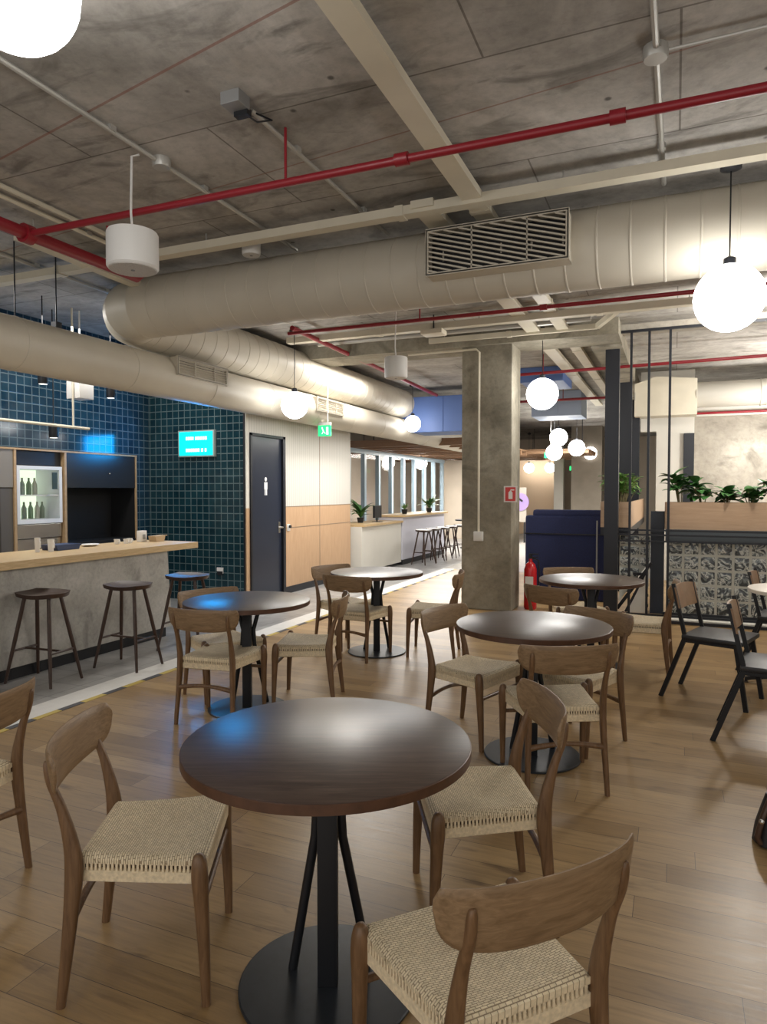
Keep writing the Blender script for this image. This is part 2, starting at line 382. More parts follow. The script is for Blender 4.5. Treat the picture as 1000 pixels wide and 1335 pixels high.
# ------------------------------------------------------------------ bar
t = thing('bar_counter', 'long concrete bar counter with light oak top and black kick plate', 'counter', (-4.8, 3.5, 0))
MB().prism([(-2.5, .1), (2.16, .1), (2.10, .885), (-2.5, .885)], 'x', -.55, 0).build('counter_front', M_BARC, t, smooth=False)
MB().box(-.55, -.03, -2.5, 2.1, 0, .1).build('kick_plate', M_BLK, t, smooth=False)
MB().box(-.72, .05, -2.5, 2.53, .885, .95, .004).build('worktop', M_PLYX, t, smooth=False)

# back unit of the bar: built against wall_left (front at X = -6.68)
XB = -7.265
def cabbox(mb, y0, y1, z0, z1, d=.03): return mb.box(XB - .01, XB + d, y0, y1, z0, z1)
t = thing('bar_back_cabinet', 'tall black and grey back bar cabinet framed in light oak', 'cabinet', (XB, 6.2, 0))
def cb(y0, y1, z0, z1, d0, d1): return MB().box(d0, d1, y0 - 6.2, y1 - 6.2, z0, z1)
c_ = cb(3.2, 7.34, 1.965, 1.985, .44, .465); c_.box(.44, .465, 7.315 - 6.2, 7.335 - 6.2, 0, 1.97).box(0, .46, 5.44 - 6.2, 5.47 - 6.2, 0, 1.97).box(0, .46, 6.13 - 6.2, 6.16 - 6.2, 0, 1.97)
c_.build('oak_frame', M_TRIM, t, smooth=False)
cb(6.16, 7.335, 0, 1.965, 0, .02).box(.02, .44, 7.315 - 6.2, 7.335 - 6.2, 0, 1.965).box(.02, .44, 6.16 - 6.2, 6.164 - 6.2, 0, 1.965).build('back_panel', M_BLKCAB, t, smooth=False)
cb(3.2, 5.44, 0, 1.53, 0, .02).build('back_panel', M_BLKCAB, t, smooth=False)
d = cb(6.165, 7.315, 1.54, 1.965, .02, .45).build('cabinet_door', mat('black_glossy_door', (.022, .023, .025), .25), t, smooth=False)
MB().lathe([(.012, 0), (.012, .012)], n=12).build('knob', M_STEEL, d).location = (.46, .65, 1.72)
cb(3.2, 5.435, 1.54, 1.965, .02, .45).build('cabinet_door', M_GRYCAB, t, smooth=False)
cb(5.475, 6.125, 1.80, 1.965, .02, .40).build('header_panel', M_BLK, t, smooth=False)
cb(6.165, 7.315, 0, .86, .02, .45).build('base_unit', M_BLKCAB, t, smooth=False)
cb(3.2, 5.435, 0, .80, .02, .45).build('base_unit', M_BLKCAB, t, smooth=False)
cb(5.28, 5.435, .8, 1.53, .02, .44).build('side_panel', mat('brown_grey_panel', (.09, .08, .07), .5), t, smooth=False)
# the display fridge
t = thing('display_fridge', 'white framed glass display fridge with bottles in the back bar', 'fridge', (XB + .02, 5.8, 0))
f_ = MB()
f_.box(.02, .42, -.31, -.27, 1.12, 1.79).box(.02, .42, .27, .31, 1.12, 1.79).box(.02, .42, -.27, .27, 1.75, 1.79).box(.02, .42, -.27, .27, 1.12, 1.17).box(0.0, .02, -.31, .31, 1.12, 1.79)
f_.build('frame', mat('fridge_frame', (.70, .72, .74), .35), t, smooth=False)
MB().box(.02, .40, -.27, .27, 1.44, 1.455).build('shelf', M_WHT, t, smooth=False)
MB().box(.021, .026, -.27, .27, 1.17, 1.75).build('lit_back', mat('fridge_light', (.7, .75, .65), .5, emis=(.62, .72, .55), estr=.9), t, smooth=False)
gl = mat('clear_glass', (1, 1, 1), .02, trans=1.0); MATS['clear_glass'].node_tree.nodes['Principled BSDF'].inputs['IOR'].default_value = 1.1
MB().box(.405, .412, -.268, .268, 1.172, 1.748).build('glass_door', gl, t, smooth=False)
MB().box(.41, .418, .17, .24, 1.52, 1.72).build('control_panel', mat('dark_green_panel', (.03, .05, .04), .4), t, smooth=False)
MB().box(.0, .40, -.31, .31, .95, 1.11, .004).build('steel_drawer', M_STEEL, t, smooth=False)
MB().box(.0, .38, -.31, .31, 0, .94).build('lower_body', M_STEEL, t, smooth=False)
k = 0
for zz, ys in ((1.17, (-.2, -.12, -.03, .06, .15, .22)), (1.455, (-.21, -.13, -.05, .04, .12))):
    for y in ys:
        cc = [(.22, .32, .2), (.5, .5, .42), (.30, .36, .28)][k % 3]
        names = ['leftmost', 'second', 'third', 'fourth', 'fifth', 'rightmost']
        shelf = 'bottom' if zz < 1.2 else 'top'
        i_ = ys.index(y); nm = 'rightmost' if i_ == len(ys) - 1 else names[i_]
        o = MB().lathe([(.028, 0), (.03, .01), (.03, .12), (.012, .165), (.012, .20)], n=12).build('bottle', mat('bottle%d' % (k % 3), cc, .2), loc=(XB + .2, 5.8 + y, zz))
        tag(o, 'pale bottle on the %s shelf of the display fridge, %s' % (shelf, nm), 'bottle', 'bottles in the display fridge'); k += 1
# coffee machine at the far left
t = thing('coffee_machine', 'black coffee machine in the back bar niche at left edge', 'machine', (XB + .05, 5.05, .80))
MB().box(0, .36, -.2, .2, 0, .08, .01).box(0, .14, -.2, .2, .08, .6).box(0, .36, -.2, .2, .42, .66, .01).build('body', mat('machine_black', (.03, .03, .035), .3), t, smooth=False)
MB().tube([(.28, 0, .42), (.28, 0, .34)], .02).build('spout', M_STEEL, t)
MB().box(.36, .366, .05, .17, .53, .6).build('display', mat('pink_display', (.5, .1, .3), .4, emis=(.8, .25, .5), estr=.8), t, smooth=False)
# things on the bar
t = thing('light_switch', 'grey switch plate on the black back panel', 'switch', (XB + .03, 6.43, 1.12))
MB().box(0, .008, -.035, .035, -.11, .11, .003).build('plate', mat('switch_grey', (.28, .28, .28), .5), t); MB().box(.008, .012, -.02, .02, -.06, .06).build('rocker', M_WHT, t, smooth=False)
t = thing('wall_socket', 'small socket on the teal tile wall beside the wooden corner', 'socket', (-5.62, 7.60, .42))
MB().box(-.05, .05, -.015, 0, -.03, .05, .004).build('cover', M_WHT, t); MB().box(-.045, .045, -.02, -.015, -.05, -.0).build('flap', M_BLK, t, smooth=False)
def cup(x, y, z, label, r=.032, h=.08, m=None):
    o = thing('cup', label, 'cup', (x, y, z), 0, 'cups on the bar counter')
    MB().lathe([(r * .75, 0), (r, h), (r * .92, h), (r * .68, .006)], n=18, cap=True).build('body', m or M_WHT, o)
    MB().tube([(r * .85, 0, h * .8), (r * 1.5, 0, h * .7), (r * 1.5, 0, h * .35), (r * .85, 0, h * .25)], .004, 6).build('handle', m or M_WHT, o)
BT = .951
cup(-5.25, 4.42, BT, 'white upright cup at the left end of the bar counter', .025, .13)
cup(-5.2, 4.52, BT, 'small white cup right of the tall one on the bar counter', .03, .11)
for i, (x, y, l_) in enumerate(((-5.3, 5.42, 'white cup on the bar counter, leftmost of the three by the napkin holder'), (-5.25, 5.50, 'white cup on the bar counter, middle of the three by the napkin holder'), (-5.28, 5.58, 'white cup on the bar counter, rightmost of the three by the napkin holder'))): cup(x, y, BT, l_, .03, .05)
t = thing('tray', 'dark blue tray lying on the left end of the bar counter', 'tray', (-5.3, 4.72, BT))
MB().prism([(-.12, 0), (.12, 0), (.14, .05), (-.14, .05)], 'x', -.1, .1).build('dish', mat('blue_tray', (.01, .03, .10), .4), t, smooth=False)
t = thing('saucer', 'flat white plate on the bar counter in front of the black niche', 'plate', (-5.35, 5.12, BT))
MB().lathe([(.04, 0), (.085, .018), (.08, .022), (.035, .008)], n=24).build('dish', M_WHT, t)
t = thing('napkin_holder', 'white upright napkin holder near the right end of the bar', 'napkin holder', (-5.3, 5.78, BT))
MB().box(-.03, .03, -.045, .045, 0, .12, .006).build('holder', M_WHT, t); MB().box(.031, .034, -.02, .02, .03, .08).build('label_patch', M_GREY2, t, smooth=False)
t = thing('snack_box', 'open kraft paper snack box beside the napkin holder on the bar', 'box', (-5.2, 5.90, BT))
MB().prism([(-.06, 0), (.06, 0), (.08, .06), (-.08, .06)], 'x', -.05, .05).build('carton', mat('kraft', (.45, .33, .2), .8), t, smooth=False)
MB().box(-.05, .05, .06, .11, .058, .064).build('flap', MATS['kraft'], t, smooth=False)
# lit signs
t = thing('lit_sign', 'glowing cyan sign with two white text lines on the tile wall', 'sign', (-5.97, 7.60, 2.14))
MB().box(-.30, .30, -.05, 0, -.18, .18, .006).build('housing', mat('sign_frame', (.35, .42, .40), .4), t)
MB().box(-.275, .275, -.056, -.05, -.16, .16).build('lit_face', mat('cyan_light', (.0, .5, .55), .5, emis=(.0, .72, .78), estr=1.2), t, smooth=False)
rnd = random.Random(3)
for zc in (.07, -.09):
    x = -.16
    while x < .17:
        w = rnd.uniform(.02, .034); MB().box(x, x + w, -.060, -.056, zc - .022, zc + .022).build('letter', mat('sign_letters', (.8, 1, 1), .5, emis=(.75, 1, 1), estr=1.0), t, smooth=False)
        x += w + (.01 if rnd.random() < .8 else .03)

# ------------------------------------------------------------------ ducts
def duct_mesh(path, r, pitch, n=32, ridge=.0035, ring=None):
    pts = [Vector(p) for p in path]
    L = [0]
    for a, b in zip(pts, pts[1:]): L.append(L[-1] + (b - a).length)
    def at(s):
        s = max(0, min(L[-1], s))
        for i in range(len(L) - 1):
            if s <= L[i + 1]:
                f = (s - L[i]) / (L[i + 1] - L[i]); p = pts[i].lerp(pts[i + 1], f)
                t0 = (pts[min(i + 1, len(pts) - 1)] - pts[max(i - 1, 0)]).normalized(); t1 = (pts[min(i + 2, len(pts) - 1)] - pts[i]).normalized()
                return p, t0.lerp(t1, f).normalized()
    mb = MB(); st = []
    s = 0.0
    while s < L[-1]:
        st += [(s, 0), (s + .004, ridge), (s + .012, ridge), (s + .016, 0), (s + pitch * .5, 0)]; s += pitch
    rings = []
    for s, e in st:
        ring_ = []
        for k in range(n + 1):
            th = 2 * PI * k / n
            p, t = at(s + pitch * k / n * .5 if ring is None else s)
            a = t.cross(Vector((0, 0, 1))).normalized(); u = a.cross(t)
            ring_.append(p + (a * math.cos(th) + u * math.sin(th)) * (r + e))
        rings.append(ring_)
    mb.loft(rings, cap=False, closed=False)
    for end in (0, L[-1]):
        p, t = at(end); a = t.cross(Vector((0, 0, 1))).normalized(); u = a.cross(t)
        mb.bm.faces.new([mb.bm.verts.new(p + (a * math.cos(2 * PI * k / n) + u * math.sin(2 * PI * k / n)) * r * .99) for k in range(n)])
    bmesh.ops.remove_doubles(mb.bm, verts=mb.bm.verts, dist=1e-4)
    return mb
ZD = 3.18; RD = .27; XD = -4.9; YD = 5.0; ER = .42
path = [(3.5, YD, ZD), (XD + ER, YD, ZD)]
for k in range(1, 8):
    a = k / 8 * PI / 2; path.append((XD + ER - ER * math.sin(a), YD + ER - ER * math.cos(a), ZD))
path += [(XD, YD + ER, ZD), (XD, 12.4, ZD)]
t = thing('air_duct', 'big beige spiral air duct crossing the ceiling and bending away at left', 'duct', (0, YD, ZD))
o = duct_mesh(path, RD, .21, ring=1).build('spiral_tube', M_DUCT, t); o.location = (0, -YD, -ZD)
def grille(parent, name, w, h, d, nsl, loc, rz, mframe, ang=35, diag=None):
    o = bpy.data.objects.new(name, None)
    mb = MB(); e = .022
    mb.box(-w / 2, w / 2, 0, e, h / 2 - e, h / 2).box(-w / 2, w / 2, 0, e, -h / 2, -h / 2 + e).box(-w / 2, -w / 2 + e, 0, e, -h / 2 + e, h / 2 - e).box(w / 2 - e, w / 2, 0, e, -h / 2 + e, h / 2 - e)
    mb.box(-w / 2 + .004, w / 2 - .004, .0, d, h / 2 - .014, h / 2 - .006).box(-w / 2 + .004, w / 2 - .004, 0, d, -h / 2 + .006, -h / 2 + .014)
    mb.box(-w / 2 + .004, -w / 2 + .012, 0, d, -h / 2 + .01, h / 2 - .01).box(w / 2 - .012, w / 2 - .004, 0, d, -h / 2 + .01, h / 2 - .01)
    for i in (0, 1): mb.box(-w / 6 + i * w / 2.6, -w / 6 + .008 + i * w / 2.6, .004, .02, -h / 2 + e, h / 2 - e)
    f = mb.build(name, mframe, parent, smooth=False); f.location = loc; f.rotation_euler = (0, 0, rz)
    MB().box(-w / 2 + .013, w / 2 - .013, d * .55, d * .6, -h / 2 + .015, h / 2 - .015).build('grille_back', M_BLK, f, smooth=False)
    if diag:
        tn = math.tan(R(diag)); X0, X1, Z0, Z1 = -w / 2 + e, w / 2 - e, -h / 2 + e, h / 2 - e; c0 = Z0 + tn * X0 + .018
        while c0 < Z1 + tn * X1:
            xa, xb = max(X0, (c0 - Z1) / tn), min(X1, (c0 - Z0) / tn)
            if xb - xa > .02: MB().bar((xa, .012, c0 - tn * xa), (xb, .012, c0 - tn * xb), .016, .011, (0, 0, 1)).build('louvre', mframe, f, smooth=False)
            c0 += .0335
        return f
    for i in range(nsl):
        z = -h / 2 + e + (h - 2 * e) * (i + .5) / nsl
        s = MB().box(-w / 2 + e, w / 2 - e, -.012, .012, -.0016, .0016).build('louvre', mframe, f, smooth=False)
        s.location = (0, .016, z); s.rotation_euler = (R(-ang), 0, 0)
    return f
grille(t, 'vent_grille', .99, .33, .2, 9, (-1.15, -.38, .0), 0, M_DUCT, diag=17)
Z2 = 2.68; R2 = .215; X2 = -4.90
t = thing('air_duct', 'smooth beige air duct running along above the bar', 'duct', (X2, 3.7, Z2))
o = duct_mesh([(X2, 1.5, Z2), (X2, 16.5, Z2)], R2, 1.2, ridge=.004, ring=1).build('round_tube', M_DUCT, t); o.location = (-X2, -3.7, -Z2)
grille(t, 'vent_grille', .85, .20, .1, 6, (.235, 6.05 - 3.7, .10), PI / 2, M_DUCT)
grille(t, 'vent_grille', .85, .20, .1, 6, (.235, 9.0 - 3.7, .06), PI / 2, M_DUCT)
for y in (2.2, 3.72, 4.18, 5.2, 7.2): pass
mb = MB()
for y in (3.95, 4.35): mb.tube([(0, y - 3.7, R2), (0, y - 3.7, H - Z2)], .006, 6)
mb.box(-.03, .03, .25 - .03 + .4, .25 + .03 + .4, R2 - .01, R2 + .05)
mb.build('hanger_rods', M_BLKM, t)
# duct seen through the screen
t = thing('air_duct', 'grey air duct under the ceiling behind the black screen', 'duct', (2, 12.0, 3.02))
duct_mesh([(-.62 - 2, 0, 0), (2.75, 0, 0)], .2, .9, ring=1, ridge=.012).build('round_tube', mat('grey_duct', (.45, .43, .38), .45), t)
MB().prism([(-2.62, -.32), (-1.7, -.32), (-1.7, .24), (-2.3, .3), (-2.62, .2)], 'y', -.2, .2).build('end_box', M_TRAY, t, smooth=False)
# blue painted boxes at the far ceiling
for (a, l_) in (((-4.9, -3.3, 12.4, 13.2, 2.62, 3.30), 'blue painted metal duct box at the end of the spiral duct'), ((-2.35, -1.66, 11.2, 12.2, 3.26, 3.498), 'blue painted duct box under the ceiling right of the column'), ((-2.7, -1.72, 14.0, 14.9, 3.0, 3.498), 'pale blue duct box above the hanging globe cluster')):
    x0, x1, y0, y1, z0, z1 = a
    t = thing('duct_box', l_, 'duct', ((x0 + x1) / 2, (y0 + y1) / 2, z0), 0, 'blue duct boxes')
    w, d_ = (x1 - x0) / 2, (y1 - y0) / 2
    m_ = mat('pale_blue_steel', (.42, .52, .70), .5) if 'pale' in l_ else M_BLUEP
    MB().box(-w, w, -d_, d_, 0, z1 - z0, .01).build('box_body', m_, t, smooth=False)
    MB().box(-w * .02, w * .02 + .03, -d_ - .012, -d_, 0.01, z1 - z0 - .01).build('flange', m_, t, smooth=False)

# ------------------------------------------------------------------ ceiling services
def tray(label, p, q, w=.12, h=.06, mt=None, name='cable_tray', extra=()):
    p = Vector(p); q = Vector(q); t = thing(name, label, 'cable tray', p, 0, 'cream cable trays under the ceiling')
    mb = MB().bar((0, 0, 0), q - p, w, h)
    for a, b in extra: mb.bar(Vector(a) - p, Vector(b) - p, w, h)
    mb.build('tray_body', mt or M_TRAY, t, smooth=False)
    L = (q - p).length; d = (q - p).normalized()
    k = max(1, int(L / 2.5))
    for i in range(k):
        c = d * (L * (i + .5) / k); MB().bar(c - d * .03, c + d * .03, w + .012, h + .012).build('joint_cover', mt or M_TRAY, t, smooth=False)
    for i in range(k + 1):
        c = d * (L * (i + .15) / (k + .5)); MB().tube([c + Vector((0, 0, h / 2)), c + Vector((0, 0, H - p.z))], .005, 6).build('hanger_rod', M_PIPE, t)
    return t
tray('long cream cable tray crossing the ceiling in front of the spiral duct', (-6.5, 4.42, 3.4), (3, 4.42, 3.4), .09, .06)
tray('wide cream cable tray coming from top centre down to the vent grille', (-1.24, .8, 3.42), (-1.24, 16, 3.42), .13, .05)
tray('cream cable tray left of the wide one, starting above the vent grille', (-1.58, 4.36, 3.42), (-1.58, 16, 3.42), .16, .05)
tray('cream cable tray crossing just behind the spiral duct', (-4.5, 7.52, 3.38), (3, 7.52, 3.38), .1, .07)
tray('cream cable tray on the beam above the concrete column with slanted end', (-2.9, 8.30, 3.40), (-.85, 8.30, 3.40), .05, .06, extra=[((-.85, 8.30, 3.40), (-.54, 7.55, 3.40))])
tray('short cream cable tray beside the thick red pipe at left', (-4.36, 3.55, 3.33), (-4.42, 4.9, 3.33), .09, .05)
def conduit(label, pts, r=.013, box=None, m=None, col='conduit'):
    p0 = Vector(pts[0]); t = thing('ceiling_conduit', label, col, p0, 0, 'thin conduits under the ceiling')
    MB().tube([Vector(p) - p0 for p in pts], r, 8).build('pipe', m or M_PIPE, t)
    cl = MB()
    for a, b in zip(pts, pts[1:]):
        a = Vector(a); b = Vector(b); L = (b - a).length
        for i in range(int(L / .8)): 
            c = a.lerp(b, (i + .5) / max(1, int(L / .8))) - p0; cl.box(c.x - .022, c.x + .022, c.y - .022, c.y + .022, c.z - .005, min(c.z + .03, H - p0.z - .0005))
    if len(cl.bm.verts): cl.build('clips', M_PIPE, t, smooth=False)
    if box:
        for b_ in box:
            c = Vector(b_) - p0; MB().lathe([(.05, -.03), (.055, -.02), (.055, .025)], c, 14).build('junction_box', m or M_PIPE, t)
    return t
ZC = 3.475
conduit('thin grey conduit on the ceiling running past the white speaker cable', [(-2.86, .9, ZC), (-2.88, 4.95, ZC)], .014, [(-2.87, 3.33, ZC)])
conduit('thin grey conduit starting at the grey box on the ceiling', [(-2.05, 3.06, ZC), (-2.06, 4.93, ZC)], .013)
conduit('vertical looking grey conduit at right with a cross junction', [(-.12, .9, ZC), (-.09, 4.82, ZC)], .015, [(-.105, 3.38, ZC)])
conduit('thin conduit branching off to the right from the cross junction', [(-.05, 3.38, ZC), (3, 3.36, ZC)], .008)
conduit('pale conduit beside the thick red pipe, nearer one of two', [(-4.02, 2.3, ZC), (-4.06, 4.35, ZC)], .016, m=M_TRAY)
conduit('pale conduit beside the thick red pipe, farther one of two', [(-4.16, 2.3, ZC), (-4.2, 4.6, ZC)], .016, m=M_TRAY)
conduit('grey conduit behind the spiral duct elbow at left', [(-5.2, 4.0, ZC), (-5.25, 7.3, ZC)], .014)
conduit('grey pipe parallel to the tray behind the spiral duct', [(-4.4, 7.85, 3.45), (-.6, 7.85, 3.45)], .025)
conduit('grey pipe running close in front of the concrete beam', [(-4.4, 8.12, 3.45), (-.9, 8.12, 3.45)], .03)
t = thing('junction_box', 'grey metal box with black plug on the concrete ceiling', 'box', (-2.07, 2.95, H + .003))
MB().box(-.055, .055, -.05, .05, -.065, 0, .004).build('box_body', M_GREY2, t, smooth=False)
MB().box(-.03, .05, .03, .07, -.09, -.055).tube([(.03, .05, -.08), (.05, .12, -.09), (.09, .2, -.05), (.03, .14, -.03)], .005, 6).build('plug', M_BLK, t)
def redpipe(label, pts, r, hang=(), collars=()):
    p0 = Vector(pts[0]); t = thing('sprinkler_pipe', label, 'pipe', p0, 0, 'red sprinkler pipes')
    MB().tube([Vector(p) - p0 for p in pts], r, 14).build('pipe', M_RED, t)
    if collars:
        for c in collars:
            c = Vector(c) - p0; d = (Vector(pts[1]) - Vector(pts[0])).normalized() * .035
            MB().tube([c - d, c + d], r * 1.5, 14).build('coupling', M_RED, t)
    if hang:
        mb = MB()
        for c in hang:
            c = Vector(c) - p0; mb.tube([c, (c.x, c.y, H - p0.z)], .008, 6)
        mb.build('hanger_rods', M_RED, t)
    return t
redpipe('long red sprinkler pipe crossing the ceiling in front of the spiral duct', [(-3.96, 3.3, 3.2), (3, 3.36, 3.2)], .022, [(-2.0, 3.32, 3.2), (1.6, 3.34, 3.2)], [(-1.31, 3.32, 3.2), (-.26, 3.33, 3.2)])
redpipe('thick red sprinkler pipe at upper left running towards the duct elbow', [(-3.98, 1.5, 3.2), (-3.96, 4.3, 3.2), (-3.96, 4.4, 3.3)], .042, [(-3.97, 2.2, 3.2), (-3.97, 4.0, 3.2)], [(-3.97, 3.3, 3.2)])
redpipe('red sprinkler pipe just behind and below the spiral duct', [(-4.1, 6.85, 3.3), (3, 6.85, 3.3)], .02, [(-2.5, 6.85, 3.3), (.5, 6.85, 3.3)], [(-1.21, 6.85, 3.3)])
redpipe('red sprinkler pipe running away beside the spiral duct', [(-4.05, 6.85, 3.36), (-4.15, 12.3, 3.3)], .03, [(-4.1, 9, 3.33)])
redpipe('red sprinkler pipe seen between the column and black post', [(-2.3, 10.2, 3.22), (3, 10.3, 3.3)], .022, [(-1.8, 10.2, 3.22), (1.2, 10.28, 3.27)])
redpipe('farther red sprinkler pipe behind the hanging globe', [(-3.5, 13.5, 3.25), (-.9, 13.5, 3.25)], .025, [(-2, 13.5, 3.25)])
redpipe('red sprinkler pipe along the wall above the planter', [(.1, 12.3, 2.76), (4, 12.3, 2.76)], .02, [(2, 12.3, 2.76)])

# pendants ---------------------------------------------------------------
def globe(loc, r, label, detail=True):
    t = thing('globe_pendant', label, 'lamp', loc, 0, 'white globe pendant lamps')
    MB().sphere((0, 0, 0), r, 32).build('globe', M_GLOBE, t)
    MB().tube([(0, 0, r * .98), (0, 0, H - loc[2] - .02)], .0045, 8).build('cord', M_BLK, t)
    MB().lathe([(.02, -.09), (.06, -.075), (.06, -.035), (.02, -.025), (.02, 0)], (0, 0, H - loc[2]), 20).build('ceiling_rose', M_BLK, t)
    MB().lathe([(.035, 0), (.035, .04), (.02, .05)], (0, 0, r * .97), 16).build('lamp_cap', M_BLK, t)
    return t
globe((.285, 4.64, 2.66), .2, 'large white globe lamp hanging at the right in front of the spiral duct')
globe((-2.0, 1.63, 3.15), .2, 'large white globe lamp cut off by the top left corner')
globe((-1.49, 8.40, 2.67), .19, 'white globe lamp hanging just right of the concrete column')
globe((-4.31, 7.34, 2.55), .165, 'white globe lamp hanging above the navy door')
globe((-2.34, 15.2, 2.66), .19, 'white globe lamp of the distant row, nearest and highest of it')
globe((-2.46, 19.1, 2.66), .22, 'white globe lamp of the distant row, middle one')
globe((-2.41, 22.0, 2.66), .22, 'white globe lamp of the distant row, farthest and rightmost of it')
globe((-2.75, 17.2, 2.45), .2, 'white globe lamp half hidden behind the nearest one of the distant row')
globe((-4.48, 11.9, 2.74), .15, 'white globe lamp hanging between the duct and the concrete column')
for i, (px, y, lab) in enumerate(((-7.3, 17.5, 'small distant globe lamp left over the glass partition'), (-6.7, 18.5, 'small distant globe lamp second from left over the glass partition'), (-6.9, 22, 'small distant globe lamp over the beige partition wall'), (-5.1, 19.3, 'small distant globe lamp just left of the concrete column'), (-4.6, 23.5, 'small distant globe lamp right of the column over the cream wall'), (-3.9, 23.5, 'small distant globe lamp left of the white far column'))):
    globe((px, y, 2.28), .17, lab)

def speaker(loc, r, h, label, cord=True):
    t = thing('pendant_speaker', label, 'speaker', loc, 0, 'white cylindrical ceiling speakers')
    MB().lathe([(r * .94, 0), (r, .012), (r, h - .012), (r * .96, h)], n=40).build('housing', M_WHT, t)
    MB().lathe([(r * .9, -.004), (r * .9, .002)], n=40).build('speaker_grille', M_WHTG, t)
    MB().lathe([(.012, -.007), (.012, -.003)], n=12).build('badge', M_GREY2, t, smooth=False)
    MB().tube([(0, 0, h), (-.01, 0, h + .12), (0, 0, H - loc[2] - .03), (.04, .02, H - loc[2] - .02)], .007, 8).build('cable', M_WHT, t)
    return t
speaker((-2.97, 3.19, 2.81), .148, .215, 'white cylinder speaker hanging at upper left by its cable')
speaker((-3.1, 4.62, 3.36), .073, .115, 'small white cylinder speaker above the spiral duct, second from left')
speaker((-2.79, 6.9, 2.72), .125, .22, 'white cylinder speaker hanging beyond the spiral duct near the column')

globe((2.4, 4.6, 2.66), .2, 'added unseen white globe lamp beyond the right edge, over the black chairs')  # extra globe out of view, added to light the room
globe((2.2, 1.6, 2.66), .2, 'added unseen white globe lamp beyond the right edge, nearer the viewer')  # another added globe outside the frame, for more room light
globe((.4, -1.2, 2.66), .2, 'added unseen white globe lamp behind the viewer, right one')  # unseen globe added behind the camera as room light
globe((-2.6, -1.4, 2.66), .2, 'added unseen white globe lamp behind the viewer, left one')  # second unseen globe added behind the camera as room light
# small ceiling fittings
def fitting(loc, label, mt):
    t = thing('wireless_box', label, 'box', loc, 0)
    MB().box(-.13, .13, -.1, .1, -.06, 0, .02).build('housing', mt, t); MB().tube([(0, 0, 0), (0, 0, H - loc[2])], .008, 6).build('rod', M_BLK, t)
fitting((-2.55, 7.45, 3.33), 'flat cream box under the tray behind the spiral duct', M_TRAY)
for (x, y, l_) in ((-1.98, 2.05, 'small silver anchor bolt on the ceiling at top centre'), (-2.55, 2.12, 'small silver anchor bolt on the ceiling at upper left')):
    t = thing('anchor_bolt', l_, 'bolt', (x, y, H + .003)); MB().lathe([(.018, -.01), (.018, 0)], n=12).build('washer', M_STEEL, t); MB().lathe([(.007, -.05), (.007, -.01)], n=8).build('rod', M_STEEL, t)

# suspended rail and spots in the bar
t = thing('suspended_rail', 'cream suspended pipe rail hanging above the back bar', 'rail', (-6.1, 5.6, 2.2))
MB().tube([(0, -2.5, 0), (0, .24, 0)], .016, 8).build('rail', M_TRAY, t)
MB().tube([(0, .02, 0), (0, .02, 1.3)], .011, 8).build('drop_pipe', M_TRAY, t)
t = thing('box_speaker', 'white box speaker hanging above the back bar', 'speaker', (-6.12, 5.74, 2.52))
MB().box(-.1, .1, -.1, .1, 0, .2, .01).build('housing', M_WHT, t); MB().tube([(0, 0, .2), (0, 0, H - 2.52)], .01, 6).build('bracket', M_WHT, t)
def spot(loc, label, lit=True):
    t = thing('track_spotlight', label, 'lamp', loc, 0, 'black ceiling spotlights')
    MB().lathe([(.045, 0), (.05, .01), (.05, .14), (.03, .16)], n=20).build('housing', M_BLK, t)
    MB().lathe([(.04, -.002), (.04, .004)], n=20).build('lens', mat('spot_lens', (.9, .88, .8), .4, emis=(1, .95, .85), estr=1.5), t, smooth=False)
    MB().tube([(0, 0, .15), (0, 0, H - loc[2])], .006, 8).build('stem', M_BLK, t)
spot((-6.0, 5.15, 2.60), 'black spotlight above the back bar, left of the white box speaker')
spot((-6.05, 6.12, 2.58), 'black spotlight above the back bar, right of the white box speaker')
spot((-6.35, 5.58, 2.09), 'black spotlight just above the display fridge')
for i, (x, y) in enumerate(((-5.9, 13.2), (-5.6, 13.5), (-5.3, 14.3), (-4.9, 15.3))):
    spot((x, y, 2.75), 'small black distant spotlight above the far counter, %s' % ['leftmost', 'second from left', 'third from left', 'rightmost'][i])
t = thing('exit_sign', 'small green lit exit sign hanging under the duct by the panelled wall', 'sign', (-4.72, 8.9, 2.30))
MB().box(-.10, .10, -.02, .02, 0, .155, .003).build('lit_panel', mat('green_light', (.02, .5, .15), .5, emis=(.02, .75, .2), estr=1.1), t, smooth=False)
MB().box(-.10, .10, -.025, .025, .155, .20, .003).build('housing', M_WHT, t, smooth=False)
MB().tube([(.05, 0, .2), (.05, 0, H - 2.30)], .008, 6).build('hanger', M_WHT, t)
MB().sphere((-.03, -.024, .12), .012, 8).bar((-.03, -.022, .11), (-.01, -.022, .07), .016, .006, (0, 1, 0)).bar((-.01, -.022, .07), (-.035, -.022, .03), .01, .006, (0, 1, 0)).bar((-.01, -.022, .07), (.02, -.022, .035), .01, .006, (0, 1, 0)).box(.035, .07, -.024, -.02, .02, .13).build('running_figure', mat('green_sign_white', (.8, 1, .85), .5, emis=(.7, 1, .8), estr=.8), t, smooth=False)
for (x, y, z, l_) in ((-2.95, 17.9, 2.35, 'distant green exit sign below the globe row, upper one'), (-2.95, 22.5, 2.15, 'distant green exit sign above the white far column, lower one')):
    t = thing('exit_sign', l_, 'sign', (x, y, z)); MB().box(-.16, .16, -.02, .02, 0, .14).build('lit_panel', MATS['green_light'], t, smooth=False)
    MB().tube([(0, 0, .14), (0, 0, H - z)], .008, 6).build('hanger', M_WHT, t)

